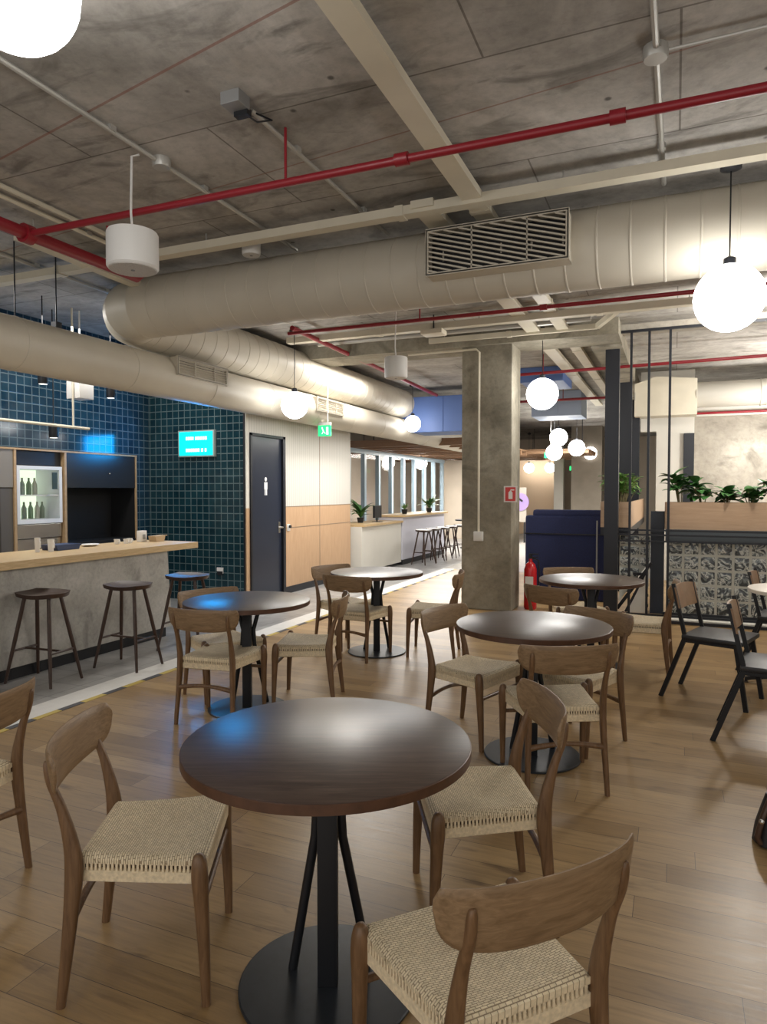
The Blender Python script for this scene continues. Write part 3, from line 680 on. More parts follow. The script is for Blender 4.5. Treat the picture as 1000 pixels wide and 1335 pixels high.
# ------------------------------------------------------------------ furniture: round tables
def make_table():
    t = thing('round_table', '', 'table')
    Rr = .43
    prof = [(Rr - .004, .721), (Rr, .725), (Rr, .746), (Rr - .003, .75)]
    MB().lathe([(Rr - .0035, .746), (Rr - .0035, .7496), (Rr - .0045, .75)], n=96).build('laminate', M_WAL, t, smooth=True)
    MB().lathe([(Rr - .01, .718), (Rr, .722), (Rr, .7475), (Rr - .002, .749)], n=96).build('table_top', M_EDGE, t)
    MB().lathe([(.16, .703), (.16, .718)], n=32).build('top_plate', M_BLK, t)
    MB().lathe([(.262, 0), (.27, .003), (.27, .009), (.266, .012)], n=64).build('base_plate', M_BASE, t)
    MB().box(-.03, .03, -.038, .012, .012, .703, .004).build('column', M_BLK, t)
    for sx, yy in ((-1, .05), (1, .11)):
        MB().tube([(sx * .115, yy, .012), (sx * .042, .03, .44), (sx * .036, .03, .54), (sx * .075, yy * .6, .703)], .0145, 12).build('strut', M_BLK, t)
    return t
T = {}
tabs = [('T1', -.955, 1.815, 'round dark walnut table in the foreground, largest of all'),
        ('T2', -2.70, 3.95, 'round dark table at left nearest the bar stools, edge shining blue'),
        ('T3', -2.545, 5.82, 'round dark table farthest back at centre left, beside the tiled walkway'),
        ('T4', -.73, 3.87, 'round dark table at centre right, in front of the concrete column'),
        ('T5', -.65, 6.04, 'round dark table at the back right before the navy booth')]
tp = make_table()
for i, (k, x, y, l_) in enumerate(tabs):
    o = tp if i == 0 else dup(tp, (0, 0, 0))
    o.location = (x, y, 0); o.rotation_euler = (0, 0, R(23 if i < 3 else 10)); o['label'] = l_; o['group'] = 'round walnut tables on black disc bases'

# ------------------------------------------------------------------ oak chair with woven seat
def ell(cx, cy, z, rx, ry, n=14, p=2.6):
    out = []
    for k in range(n):
        a = 2 * PI * k / n; c, s_ = math.cos(a), math.sin(a)
        out.append(Vector((cx + rx * abs(c) ** (2 / p) * (1 if c >= 0 else -1), cy + ry * abs(s_) ** (2 / p) * (1 if s_ >= 0 else -1), z)))
    return out
def smoothpath(keys, n):
    # keys: (t, values...) -> catmull style interpolation
    out = []
    for i in range(n + 1):
        u = i / n * (len(keys) - 1); k = min(int(u), len(keys) - 2); f = u - k
        p0, p1, p2, p3 = keys[max(k - 1, 0)], keys[k], keys[k + 1], keys[min(k + 2, len(keys) - 1)]
        out.append([.5 * ((2 * b) + (-a + c) * f + (2 * a - 5 * b + 4 * c - d) * f * f + (-a + 3 * b - 3 * c + d) * f ** 3) for a, b, c, d in zip(p0, p1, p2, p3)])
    return out
def backrest_mesh():
    mb = MB(); nu, nv = 36, 10; th = .0085
    def P(u, v, side):
        x = .25 * math.sin(u * 1.15) / math.sin(1.15)
        yc = -.268 + .066 * abs(u) ** 2.0
        au = abs(u)
        zt = .758 - (0 if au < .9 else .028 * (1 - math.sqrt(max(0, 1 - ((au - .9) / .1) ** 2))))
        zb = .613 + .042 * au ** 3 + (0 if au < .72 else .055 * (1 - math.sqrt(max(0, 1 - ((au - .72) / .28) ** 2))))
        z = (zt + zb) / 2 + v * (zt - zb) / 2
        n = Vector((-.066 * 2 * u / .25 * 1.0, 1, 0)).normalized()
        t_ = th * (1 - .35 * abs(u) ** 3) * (math.sqrt(max(.05, 1 - abs(v) ** 6)))
        return Vector((x, yc - (z - .672) * .16, z)) + n * side * t_
    rings = []
    for i in range(nu + 1):
        u = -1 + 2 * i / nu
        ring = [P(u, -1 + 2 * j / nv, 1) for j in range(nv + 1)] + [P(u, 1 - 2 * j / nv, -1) for j in range(nv + 1)]
        rings.append(ring)
    mb.loft(rings)
    bmesh.ops.remove_doubles(mb.bm, verts=mb.bm.verts, dist=1e-5)
    return mb
def make_chair():
    t = thing('oak_chair', '', 'chair')
    # rear legs: foot behind, thick at the seat, leaning back above it and ending rounded on the backrest
    for sx in (-1, 1):
        ks = [(.200, -.220, 0, .0115, .0135), (.196, -.205, .13, .0135, .017), (.190, -.190, .28, .0145, .022), (.187, -.182, .40, .015, .026), (.186, -.190, .48, .0145, .022), (.187, -.215, .58, .0125, .015), (.189, -.243, .655, .012, .012), (.190, -.252, .70, .011, .010), (.190, -.254, .718, .0075, .007), (.190, -.254, .722, .003, .003)]
        MB().loft([ell(sx * a, b, z, rx, ry) for a, b, z, rx, ry in smoothpath(ks, 36)]).build('rear_leg', M_OAK, t, ang=60)
    for sx in (-1, 1):
        ks = [(.222, .200, 0, .0125, .013), (.224, .196, .15, .0155, .0165), (.226, .189, .31, .019, .021), (.227, .186, .37, .0215, .024), (.226, .184, .42, .020, .022), (.225, .183, .443, .014, .015), (.225, .183, .450, .005, .005)]
        MB().loft([ell(sx * a, b, z, rx, ry) for a, b, z, rx, ry in smoothpath(ks, 26)]).build('front_leg', M_OAK, t, ang=60)
    # arched rear stretcher and straight front stretcher
    pts = [(-.19 + .38 * k / 12, -.197, .235 + .02 * math.sin(PI * k / 12)) for k in range(13)]
    MB().tube(pts, [.0155 - .004 * math.sin(PI * k / 12) for k in range(13)], 10).build('rear_stretcher', M_OAK, t)
    MB().tube([(-.222 + .444 * k / 8, .192, .30) for k in range(9)], .0105, 10).build('front_stretcher', M_OAK, t)
    # backrest
    b_ = backrest_mesh().build('backrest', M_OAKL, t, ang=60)
    for sx in (-1, 1):
        pass
    # seat: woven top + rolled edge
    def XY(u, v):  # u -1..1 left-right, v -1..1 rear-front
        w = .175 + (.222 - .175) * (v + 1) / 2
        return u * w, -.175 + (v + 1) / 2 * .378
    mb = MB(); n = 28
    def top(u, v):
        x, y = XY(u, v)
        e = max(abs(u), abs(v)); roll = max(0, (e - .88) / .12)
        z = .436 - .017 * (1 - u * u) * (1 - v * v) ** .8 + .006 * v * v - .004 * (1 - abs(v)) * 0
        z -= .016 * roll ** 2.2
        return Vector((x, y, z))
    gr = [[mb.bm.verts.new(top(-1 + 2 * i / n, -1 + 2 * j / n)) for i in range(n + 1)] for j in range(n + 1)]
    for j in range(n):
        for i in range(n): mb.bm.faces.new((gr[j][i], gr[j][i + 1], gr[j + 1][i + 1], gr[j + 1][i]))
    # skirt rolled under the upper edge
    ringv = [gr[0][i] for i in range(n)] + [gr[j][n] for j in range(n)] + [gr[n][n - i] for i in range(n)] + [gr[n - j][0] for j in range(n)]
    low = [mb.bm.verts.new(Vector((v.co.x * .995, v.co.y * .995, .409))) for v in ringv]
    inn = [mb.bm.verts.new(Vector((v.co.x * .96, v.co.y * .96, .406))) for v in ringv]
    m_ = len(ringv)
    for i in range(m_):
        j = (i + 1) % m_; mb.bm.faces.new((ringv[i], ringv[j], low[j], low[i])); mb.bm.faces.new((low[i], low[j], inn[j], inn[i]))
    mb.bm.faces.new(inn)
    seat = mb.build('seat', M_CORD, t, ang=50)
    # lower band of cord round the rails, with the row of open slots between
    def loop(sc, z):
        P_ = [XY(a, b) for a, b in ((-1, -1), (1, -1), (1, 1), (-1, 1))]
        return [Vector((x * sc, .014 + (y - .014) * sc, z)) for x, y in P_]
    MB().loft([loop(.955, .352), loop(.995, .357), loop(.998, .389), loop(.96, .392)]).build('cord_band', M_CORD2, seat, smooth=False)
    MB().loft([loop(.93, .35), loop(.93, .41)]).build('seat_rail', M_DKW, seat, smooth=False)
    c_ = MB(); cs = [XY(a, b) for a, b in ((-1, -1), (1, -1), (1, 1), (-1, 1))]
    for k in range(4):
        (x0, y0), (x1, y1) = cs[k], cs[(k + 1) % 4]; L = math.hypot(x1 - x0, y1 - y0); m_ = int(L / .0125)
        for i in range(1, m_):
            f = i / m_; x = (x0 + (x1 - x0) * f) * .985; y = .014 + (y0 + (y1 - y0) * f - .014) * .985
            dx, dy = (x1 - x0) / L * .0034, (y1 - y0) / L * .0034; nx, ny = -dy * .9, dx * .9
            c_.loft([[Vector((x + a * dx + b * nx, y + a * dy + b * ny, z)) for a, b in ((-1, -1), (1, -1), (1, 1), (-1, 1))] for z in (.39, .412)], cap=False)
    c_.build('cord_strands', M_CORD2, seat, smooth=False)
    return t
ch = make_chair()
G = 'oak chairs with woven cord seats'
chairs = [(-1.522, 1.702, 297.4, 'oak chair with woven seat at the left of the foreground table'),
          (-.640, 2.385, 117.5, 'oak chair with woven seat at the far right of the foreground table'),
          (-.404, 1.530, 48.7, 'oak chair in the lower right foreground, its curved back nearest the viewer'),
          (-2.549, 1.694, 97.0, 'oak chair cut off by the left edge, only its right side visible'),
          (-2.771, 3.739, 7.5, 'oak chair seen from behind at the near side of the left table by the bar'),
          (-2.584 + .17, 4.494 - .20, 107.7, 'oak chair seen side-on at the right of the left table by the bar'),
          (-3.030, 4.125, 244.5, 'oak chair behind the left table, on the side of the bar stools'),
          (-2.637, 5.62, 355.9, 'oak chair seen from behind at the near side of the farthest left table'),
          (-2.05, 5.99, 100.5, 'oak chair seen side-on right of the farthest left table, left of the column'),
          (-2.95, 5.98, 246.7, 'oak chair tucked behind the farthest left table'),
          (-1.13, 4.075, 252.5, 'oak chair at the left side of the centre right table'),
          (-.566, 3.60, 26.8, 'oak chair seen from behind at the near side of the centre right table'),
          (-.54, 4.222, 150.9, 'oak chair facing the viewer at the far right of the centre right table'),
          (-.80, 5.62, 335.8, 'oak chair seen from behind at the near side of the back right table'),
          (-.841, 6.575, 206.5, 'oak chair behind the back right table, only its top rail showing'),
          (-.235, 6.074, 86.5, 'oak chair seen edge-on right of the back right table, beside the black chairs')]
for i, (x, y, a, l_) in enumerate(chairs):
    o = ch if i == 0 else dup(ch, (0, 0, 0))
    o.location = (x, y, 0); o.rotation_euler = (0, 0, R(a)); o['label'] = l_; o['group'] = G

# ------------------------------------------------------------------ black steel chairs with plywood backs
def make_metal_chair():
    t = thing('metal_chair', '', 'chair')
    for sx in (-1, 1):
        MB().bar((sx * .205, -.33, 0), (sx * .2, -.17, .44), .022, .03, (0, 1, 0)).build('rear_leg', M_BLK, t, smooth=False)
        MB().bar((sx * .205, .24, 0), (sx * .2, .17, .44), .022, .03, (0, 1, 0)).build('front_leg', M_BLK, t, smooth=False)
        MB().bar((sx * .195, -.16, .42), (sx * .19, -.255, .83), .02, .026, (0, 1, 0)).build('back_post', M_BLK, t, smooth=False)
    MB().bar((-.2, -.17, .43), (.2, -.17, .43), .02, .02).bar((-.2, .17, .43), (.2, .17, .43), .02, .02).bar((-.2, -.17, .43), (-.2, .17, .43), .02, .02).bar((.2, -.17, .43), (.2, .17, .43), .02, .02).build('seat_frame', M_BLK, t, smooth=False)
    MB().box(-.215, .215, -.19, .22, .44, .475, .014).build('seat_pad', M_SEATPAD, t)
    mb = MB(); n = 16; rings = []
    for i in range(n + 1):
        u = -1 + 2 * i / n; x = .205 * u; hh = .085 - .012 * u ** 4
        y0 = -.222 + .03 * (u * u - 1)
        rings.append([Vector((x, y0 - (zz - .73) * .22 + s_ * .006, zz)) for zz, s_ in ((.73 - hh, -1), (.73 + hh, -1), (.73 + hh, 1), (.73 - hh, 1))])
    mb.loft(rings).build('backrest', mat('tan_plywood', (.30, .18, .10), .4, noise=.15, nscale=20), t, ang=50)
    return t
mc = make_metal_chair()
for i, (x, y, a, l_) in enumerate(((.30, 5.46, 251, 'black steel chair with plywood back nearest the glass block wall at left'), (.58, 4.68, 262, 'black steel chair with plywood back seen edge-on in front of the others'), (.86, 6.52, 258, 'black steel chair with plywood back beside the pale table at the right edge'), (.90, 4.12, 256, 'black steel chair cut off by the right edge, only one leg visible'))):
    o = mc if i == 0 else dup(mc, (0, 0, 0))
    o.location = (x, y, 0); o.rotation_euler = (0, 0, R(a)); o['label'] = l_; o['group'] = 'black steel chairs with plywood backs'
def cross_table(x, y, l_, dark=False, ang=20):
    t = thing('cafe_table', l_, 'table', (x, y, 0), R(ang), 'cafe tables with cross feet')
    MB().lathe([(.39, .72), (.4, .724), (.4, .746), (.396, .75)], n=64).build('table_top', mat('dark_top', (.10, .06, .045), .3) if dark else mat('cream_top', (.72, .66, .56), .3), t)
    MB().lathe([(.03, .1), (.026, .14), (.026, .72)], n=20).build('column', M_BLK, t)
    for k in range(4):
        a = k * PI / 2; c, s_ = math.cos(a), math.sin(a)
        MB().loft([[Vector((c * r - s_ * w * i, s_ * r + c * w * i, z + j)) for i, j in ((-1, -h), (1, -h), (1, h), (-1, h))] for r, w, z, h in ((0, .03, .10, .03), (.15, .025, .085, .022), (.36, .02, .045, .016), (.41, .017, .028, .013))]).build('foot', M_BLK, t)
        MB().lathe([(.016, 0), (.018, .004), (.01, .016)], (c * .40, s_ * .40, 0), 12).build('glide', M_DKW, t)
cross_table(.93, 6.02, 'cream topped round cafe table at the right edge among the black chairs', ang=0)
cross_table(1.02, 3.9, 'cafe table at the right edge nearest the viewer, cut off by the frame', dark=True, ang=0)
# dark bag on the floor at the lower right edge
t = thing('leather_bag', 'dark brown and black leather bag on the floor at the right edge', 'bag', (.435, 3.30, 0), R(25))
MB().loft([ell(0, 0, z, rx, ry, 20, 3) for z, rx, ry in ((.0, .10, .06), (.01, .115, .072), (.08, .105, .066), (.16, .085, .045), (.22, .07, .02))]).build('bag_body', mat('black_leather', (.018, .015, .016), .45), t, ang=60)
MB().tube([(-.11, -.03, .02), (-.125, -.03, .05), (-.10, -.03, .14), (-.06, -.02, .22), (0, 0, .28), (.06, .01, .22)], .012, 8).build('strap', mat('brown_leather', (.07, .035, .02), .4), t)
MB().sphere((-.115, -.045, .12), .012, 10).build('buckle', M_STEEL, t)

# ------------------------------------------------------------------ bar stools
def make_stool():
    t = thing('bar_stool', '', 'stool')
    mb = MB(); n = 20; rings = []
    # saddle seat, wide (x) and shallow (y)
    gt = []; gb = []
    def sh(u, v):
        x = .205 * u; y = .135 * v * (1 - .10 * u * u)
        k = math.hypot(u, v)
        if k > 1: x, y = .205 * u / max(abs(u), abs(v), 1), y
        z = .695 + .022 * u * u - .012 * (1 - v * v) + (.02 * max(0, v) ** 3) * (1 - .5 * u * u)
        return x, y, z
    for j in range(13):
        v = -1 + j / 6
        rt = []
        for i in range(n + 1):
            u = -1 + 2 * i / n
            uu = u * math.sqrt(1 - .28 * v * v); vv = v * math.sqrt(1 - .28 * u * u)
            rt.append((uu, vv))
        gt.append([mb.bm.verts.new(Vector(sh(a, b))) for a, b in rt]); gb.append([mb.bm.verts.new(Vector(sh(a * .96, b * .94)) - Vector((0, 0, .03))) for a, b in rt])
    for g_, fl in ((gt, 0), (gb, 1)):
        for j in range(12):
            for i in range(n):
                f = [g_[j][i], g_[j][i + 1], g_[j + 1][i + 1], g_[j + 1][i]]; mb.bm.faces.new(f[::-1] if fl else f)
    per = lambda g_: g_[0][:-1] + [g_[j][-1] for j in range(12)] + g_[-1][:0:-1] + [g_[j][0] for j in range(12, 0, -1)]
    a, b = per(gt), per(gb)
    for i in range(len(a)):
        j = (i + 1) % len(a); mb.bm.faces.new((a[i], a[j], b[j], b[i]))
    mb.build('seat', M_DKW, t, ang=50)
    L = [((-.225, -.16), (-.12, -.06)), ((.225, -.16), (.12, -.06)), ((.225, .16), (.12, .06)), ((-.225, .16), (-.12, .06))]
    f = lambda k, z: Vector((*(Vector(L[k][0]).lerp(Vector(L[k][1]), z / .67)), z))
    for k in range(4): MB().tube([f(k, 0), f(k, .35), f(k, .675)], [.011, .016, .015], 10).build('leg', M_DKW, t)
    for (i, j, z) in ((0, 3, .25), (1, 2, .25)): MB().tube([f(i, z), f(j, z)], .009, 8).build('side_rung', M_DKW, t)
    MB().tube([(f(0, .25) + f(3, .25)) / 2, (f(1, .25) + f(2, .25)) / 2], .009, 8).build('cross_rung', M_DKW, t)
    return t
st = make_stool()
for i, (x, y, a, l_) in enumerate(((-4.57, 3.89, 4, 'dark wooden bar stool at the bar, leftmost'), (-4.295, 4.51, 2, 'dark wooden bar stool at the bar, middle one in front of concrete'), (-4.24, 5.22, 5, 'dark wooden bar stool at the bar, rightmost, near the counter end'))):
    o = st if i == 0 else dup(st, (0, 0, 0))
    o.location = (x, y, 0); o.rotation_euler = (0, 0, R(a)); o['label'] = l_; o['group'] = 'dark wooden stools along the bar'
for i, (x, y) in enumerate(((-4.72, 13.2), (-4.70, 13.75), (-4.68, 14.3), (-4.66, 14.85), (-4.62, 15.4))):
    dup(st, (x, y, 0), R(80 + 6 * i), 'distant dark stool at the far white counter, ' + ['nearest', 'second nearest', 'middle', 'second farthest', 'farthest'][i] + ' of five', 'dark stools along the far counter')

# ------------------------------------------------------------------ black screen at right with posts and rails
t = thing('metal_screen', 'tall black steel screen of thin posts and rails in front of stairs', 'screen', (0, 8.75, 0))
MB().box(-.79, -.63, -.06, .06, 0, 3.2).build('main_post', M_BLKM, t, smooth=False)
for x in (-.50, -.30, -.07, 1.35, 2.6): MB().box(x - .014, x + .014, -.014, .014, 0, 3.40).build('post', M_BLKM, t, smooth=False)
MB().box(-.62, 4.8, -.02, .02, 3.39, 3.42).build('top_rail', M_BLKM, t, smooth=False)
for z in (1.03, .975, .90): MB().box(-.63, 4.8, -.012, .012, z - .01, z + .01).build('rail', M_BLKM, t, smooth=False)
MB().box(-1.08, -.09, -.012, .012, 0.0, .03).build('bottom_rail', M_BLKM, t, smooth=False)
t = thing('floor_ledge', 'low white ledge with black bars in front of the glass blocks', 'ledge', (2.3, 8.5, 0))
MB().box(-2.4, 2.5, -.15, .2, 0, .05).build('ledge_body', M_CREAMW, t, smooth=False)
for y, z in ((-.16, .02), (-.02, .06), (.12, .07)): MB().box(-2.42, 2.5, y - .012, y + .012, z - .015, z + .015).build('bar', M_BLKM, t, smooth=False)
for (x, y, z, w, l_) in ((-.70, 10.8, 3.1, .07, 'black steel post behind the black screen, nearer of two'), (-.62, 12.1, 3.0, .07, 'black steel post behind the black screen, farther of two')):
    tag(MB().box(x - w, x + w, y - .06, y + .06, 0, z).build('steel_post', M_BLKM, smooth=False), l_, 'post', 'black posts behind the screen')
tag(MB().box(.12, .28, 12.36, 12.42, 0, 2.45).build('steel_post', M_BLKM, smooth=False), 'black upright in the corner of the raw concrete stair wall', 'post')
tag(MB().box(-.27, -.115, 8.98, 9.2, 0, 1.25).build('pedestal_box', mat('dark_blue_box', (.02, .028, .045), .4), smooth=False), 'dark upright box between the screen and the glass block wall', 'box')
# glass block walls
def gblock():
    m, n, l, b = nt('wavy_glass_block')
    v = mapping(n, l)
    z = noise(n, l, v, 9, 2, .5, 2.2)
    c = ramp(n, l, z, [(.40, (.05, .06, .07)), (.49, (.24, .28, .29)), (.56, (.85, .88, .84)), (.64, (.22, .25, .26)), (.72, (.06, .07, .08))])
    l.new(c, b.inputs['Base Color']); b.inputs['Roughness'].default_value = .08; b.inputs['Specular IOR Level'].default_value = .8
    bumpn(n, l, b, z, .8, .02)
    return m
M_GB = gblock(); M_MORT = mat('pale_mortar', (.66, .67, .61), .7)
def block_wall(name, label, x0, x1, z0, z1, loc, rz, s=.178, clip=None):
    t = thing(name, label, 'wall', loc, rz)
    MB().box(x0, x1, -.04, .04, z0, z1).build('mortar_frame', M_MORT, t, smooth=False) if clip is None else MB().prism(clip, 'y', -.04, .04).build('mortar_frame', M_MORT, t, smooth=False)
    mb = MB(); nx = int((x1 - x0) / s); nz = int((z1 - z0) / s)
    for i in range(nx):
        for j in range(nz):
            xa = x0 + (i + .5) * (x1 - x0) / nx; za = z0 + (j + .5) * (z1 - z0) / nz; h = s * .43
            if clip is not None and not (za - h > clip[0][1] + (clip[1][1] - clip[0][1]) * (xa - clip[0][0]) / (clip[1][0] - clip[0][0])): continue
            mb.box(xa - h, xa + h, -.052, .052, za - h, za + h, .012)
    mb.build('glass_blocks', M_GB, t)
block_wall('glass_block_wall', 'wall of square wavy glass blocks below the long wooden planter', 0, 5 - .12, 0, .9, (-.08, 9.1, .0), 0)
block_wall('glass_block_wall', 'small glass block stair parapet with slanted lower edge behind the posts', 0, .36, 0, .95, (-.64, 9.2, .0), 0, s=.12, clip=[(0, 0.10), (.36, .62), (.36, .95), (0, .95)])
t = thing('staircase', 'staircase with black stringers and white triangular side behind the black screen', 'stairs', (-.45, 9.0, 0))
MB().bar((-.20, .03, .03), (.17, .03, .57), .04, .045, (0, 1, 0)).build('stringer', M_BLKM, t, smooth=False)
MB().bar((-.10, -.02, .0), (.19, -.02, .62), .03, .03, (0, 1, 0)).build('stringer', M_BLKM, t, smooth=False)
MB().prism([(-.08, 0), (.14, 0), (.175, .57)], 'y', -.045, -.01).build('white_side', M_CREAMW, t, smooth=False)
for k in range(4): MB().box(-.02, .16, .05, .12, .06 + .13 * k, .09 + .13 * k).build('tread', M_BLKM, t, smooth=False)

# planters with plants
def planter(label, x0, x1, y0, y1, z0, z1):
    cx, cy = (x0 + x1) / 2, (y0 + y1) / 2; w, d_ = (x1 - x0) / 2, (y1 - y0) / 2
    t = thing('planter_box', label, 'planter', (cx, cy, z0))
    mb = MB(); e = .02; h = z1 - z0
    mb.box(-w, w, -d_, -d_ + e, 0, h).box(-w, w, d_ - e, d_, 0, h).box(-w, -w + e, -d_ + e, d_ - e, 0, h).box(w - e, w, -d_ + e, d_ - e, 0, h).box(-w + e, w - e, -d_ + e, d_ - e, 0, .02)
    mb.build('box_body', M_PLANTER, t, smooth=False)
    MB().box(-w + e, w - e, -d_ + e, d_ - e, .02, h - .04).build('soil', M_SOIL, t, smooth=False)
    return t
PZ0, PZ1 = 1.045, 1.365
planter('long tan wooden planter box on top of the glass block wall', -.11, 3.2, 8.8, 9.2, PZ0, PZ1)
planter('tan wooden planter box behind the black posts, running away', -.86, -.50, 9.0, 13.0, PZ0, PZ1)
sup = MB()
sup.box(-.86, -.50, 9.0, 13.0, .95, 1.045); tag(sup.build('parapet_ledge', M_BLKM, smooth=False), 'black steel ledge carrying the planter that runs away', 'ledge')
tag(MB().box(-.1, 4.8, 8.80, 9.2, .905, 1.045).build('parapet_ledge', mat('dark_slate_ledge', (.07, .085, .095), .3), smooth=False), 'dark ledge between the glass blocks and the long planter', 'ledge')
def leaf(mb, base, dirv, L, W, droop=.35, n=6):
    d = Vector(dirv).normalized(); side = d.cross(Vector((0, 0, 1)))
    if side.length < .05: side = Vector((1, 0, 0))
    side.normalize(); p = Vector(base); rows = []
    for k in range(n + 1):
        f = k / n; w = W * math.sin(PI * min(1, .08 + f * .92)) ** .8 * (1 - .25 * f)
        nrm = side.cross(d).normalized()
        rows.append([mb.bm.verts.new(p - side * w + nrm * w * .25), mb.bm.verts.new(p), mb.bm.verts.new(p + side * w + nrm * w * .25)])
        d = (d + Vector((0, 0, -droop / n * 1.6))).normalized(); p = p + d * L / n
    for a, b in zip(rows, rows[1:]):
        for i in (0, 1): mb.bm.faces.new((a[i], a[i + 1], b[i + 1], b[i]))
def plant(loc, label, nst=5, h=.2, L=.17, W=.045, m=None, seed=1, spread=.12, group='plants in the planters', narrow=False, nl=5):
    rr = random.Random(seed); t = thing('leafy_plant', label, 'plant', loc, 0, group)
    lm = MB(); sm = MB()
    for i in range(nst):
        a = rr.uniform(0, 2 * PI); r = rr.uniform(.2, 1) * spread; hh = h * rr.uniform(.6, 1.15)
        tip = Vector((math.cos(a) * r, math.sin(a) * r, hh)); sm.tube([(math.cos(a) * .02, math.sin(a) * .02, 0), tip * .5 + Vector((0, 0, hh * .12)), tip], .006, 6)
        for k in range(nl):
            b = rr.uniform(0, 2 * PI); e = rr.uniform(.05, 1.0)
            f = rr.uniform(.55, 1)
            leaf(lm, tip * f + Vector((0, 0, 0)), (math.cos(b), math.sin(b), e), L * rr.uniform(.7, 1.15), W * rr.uniform(.8, 1.2), rr.uniform(.2, .7))
    lm.build('leaves', m or M_LEAF, t, ang=80); sm.build('stems', M_STEM, t)
    return t
for i, (x, l_) in enumerate(((.06, 'broad leafed green plant at the left end of the long planter'), (.30, 'green plant second from left in the long planter'), (.56, 'green plant third from left in the long planter'), (.80, 'green plant fourth from left in the long planter'), (1.05, 'green plant at the right edge in the long planter'), (1.4, 'green plant beyond the right edge in the long planter'))):
    plant((x, 9.0, PZ1 - .05), l_, 7, [.34, .28, .18, .22, .26, .2][i], .21, .062, M_LEAF, 11 + i, .13)
for i, (y, l_) in enumerate(((9.2, 'bushy bright green plant nearest in the planter behind the posts'), (9.75, 'bushy bright green plant second in the planter behind the posts'), (10.4, 'bushy bright green plant third in the planter behind the posts'), (11.2, 'bushy green plant farthest in the planter behind the posts'))):
    plant((-.67, y, PZ1 - .05), l_, 14, .36, .15, .034, M_LEAF2 if i < 3 else M_LEAF, 31 + i, .20, nl=9)

# navy booth
t = thing('booth_seat', 'navy blue high backed booth behind the back right table', 'sofa', (-1.43, 9.95, 0))
MB().box(-.5, .6, -.35, -.2, 0, 1.16, .04).build('high_back', M_NAVY, t)
MB().box(-.5, .6, -.2, .5, .0, .44, .03).build('seat_cushion', M_NAVY, t)
MB().box(-.40, .55, -.33, -.18, 1.12, 1.24, .04).build('head_cushion', M_NAVY, t)
MB().box(-.5, .6, -.362, -.35, .9, .915).build('seam', M_BLK, t, smooth=False)
MB().box(.46, .48, -.366, -.35, .1, 1.1).build('zip', M_GREY2, t, smooth=False)

# ------------------------------------------------------------------ far area, left of the column
t = thing('reception_counter', 'far white counter with light oak top beyond the panelled wall', 'counter', (-5.1, 12.9, 0))
MB().box(-.5, 0, -1.9, 0, .06, .86).build('low_front', M_CREAMW, t, smooth=False)
MB().box(-.6, .04, -1.9, .02, .86, .90).build('low_top', M_PLYX, t, smooth=False)
MB().box(-.5, .02, .02, 2.75, .1, .97).build('high_front', mat('lavender_white', (.62, .62, .70), .5), t, smooth=False)
MB().box(-.55, .10, -.02, 2.80, .97, 1.01).build('high_top', M_PLYX, t, smooth=False)
MB().box(-.5, .03, -.0, 2.75, 0, .1).build('kick_plate', M_BLK, t, smooth=False)
for (x, y, z, l_, L_, m_, hh) in ((-5.45, 11.7, .90, 'dark green plant on the low part of the far counter', .36, M_LEAF, .3), (-5.3, 13.6, 1.01, 'small bright green plant on the far counter', .16, M_LEAF2, .10), (-5.2, 14.9, 1.01, 'dark spiky plant on the far end of the far counter', .38, M_LEAF, .16)):
    t = thing('potted_plant', l_, 'plant', (x, y, z), 0, 'plants on the far counter')
    MB().lathe([(.05, 0), (.07, .10), (.06, .10)], n=16).build('pot', M_BLK, t)
    lm = MB(); rr = random.Random(int(y * 10))
    for k in range(34):
        a = rr.uniform(0, 2 * PI); e = rr.uniform(.55, 2.2); leaf(lm, (0, 0, .08 + rr.uniform(0, hh * .5)), (math.cos(a), math.sin(a), e), L_ * rr.uniform(.7, 1.2), L_ * .09, .6)
    lm.build('leaves', m_, t, ang=80)
t = thing('monitor', 'black monitor on the low part of the far counter', 'monitor', (-5.3, 12.15, .90))
MB().box(-.02, .02, -.17, .17, .08, .32, .006).build('screen', M_BLK, t, smooth=False); MB().box(-.08, .08, -.08, .08, 0, .01).box(-.015, .0, -.02, .02, .01, .1).build('stand', M_BLK, t, smooth=False)
t = thing('office_chair', 'black office chair behind the far counter', 'chair', (-5.75, 11.35, 0))
MB().box(-.05, .0, -.22, .22, .6, 1.12, .03).build('backrest', M_BLK, t); MB().box(-.4, 0, -.22, .22, .45, .52, .03).build('seat', M_BLK, t); MB().tube([(-.2, 0, .45), (-.2, 0, .05)], .03, 10).build('column', M_BLK, t)
mb = MB()
for k in range(5): mb.tube([(-.2, 0, .08), (-.2 + .28 * math.cos(k * 1.257), .28 * math.sin(k * 1.257), .03)], .025, 8)
mb.build('base', M_BLK, t)
t = thing('glass_partition', 'pale blue framed glass partition behind the far counter', 'partition', (-6.6, 16.5, 0))
for k in range(9): MB().box(-.05, .05, -3.0 + k * .82 - .03, -3.0 + k * .82 + .07, 0, 2.35).build('post', M_LBLUE, t, smooth=False)
MB().box(-.05, .05, -3.05, 3.7, 2.35, 2.45).box(-.05, .05, -3.05, 3.7, 0, .08).build('rail', M_LBLUE, t, smooth=False)
MB().box(-.006, .006, -3.0, 3.6, .08, 2.35).build('glass_pane', gl, t, smooth=False)
struct(MB().box(-6.7, -4.4, 20.6, 20.8, 0, 2.45).build('wall_lounge_front', M_BEIGEW, smooth=False))
t = thing('ceiling_baffles', 'brown wooden slatted soffit hanging in the far area', 'ceiling panel', (-6.5, 18.5, 2.5))
mb = MB()
for k in range(12): mb.box(-2.3, 2.6, -4.2 + k * .75, -4.08 + k * .75, 0, .12)
mb.build('slats', M_WSLAT, t, smooth=False)
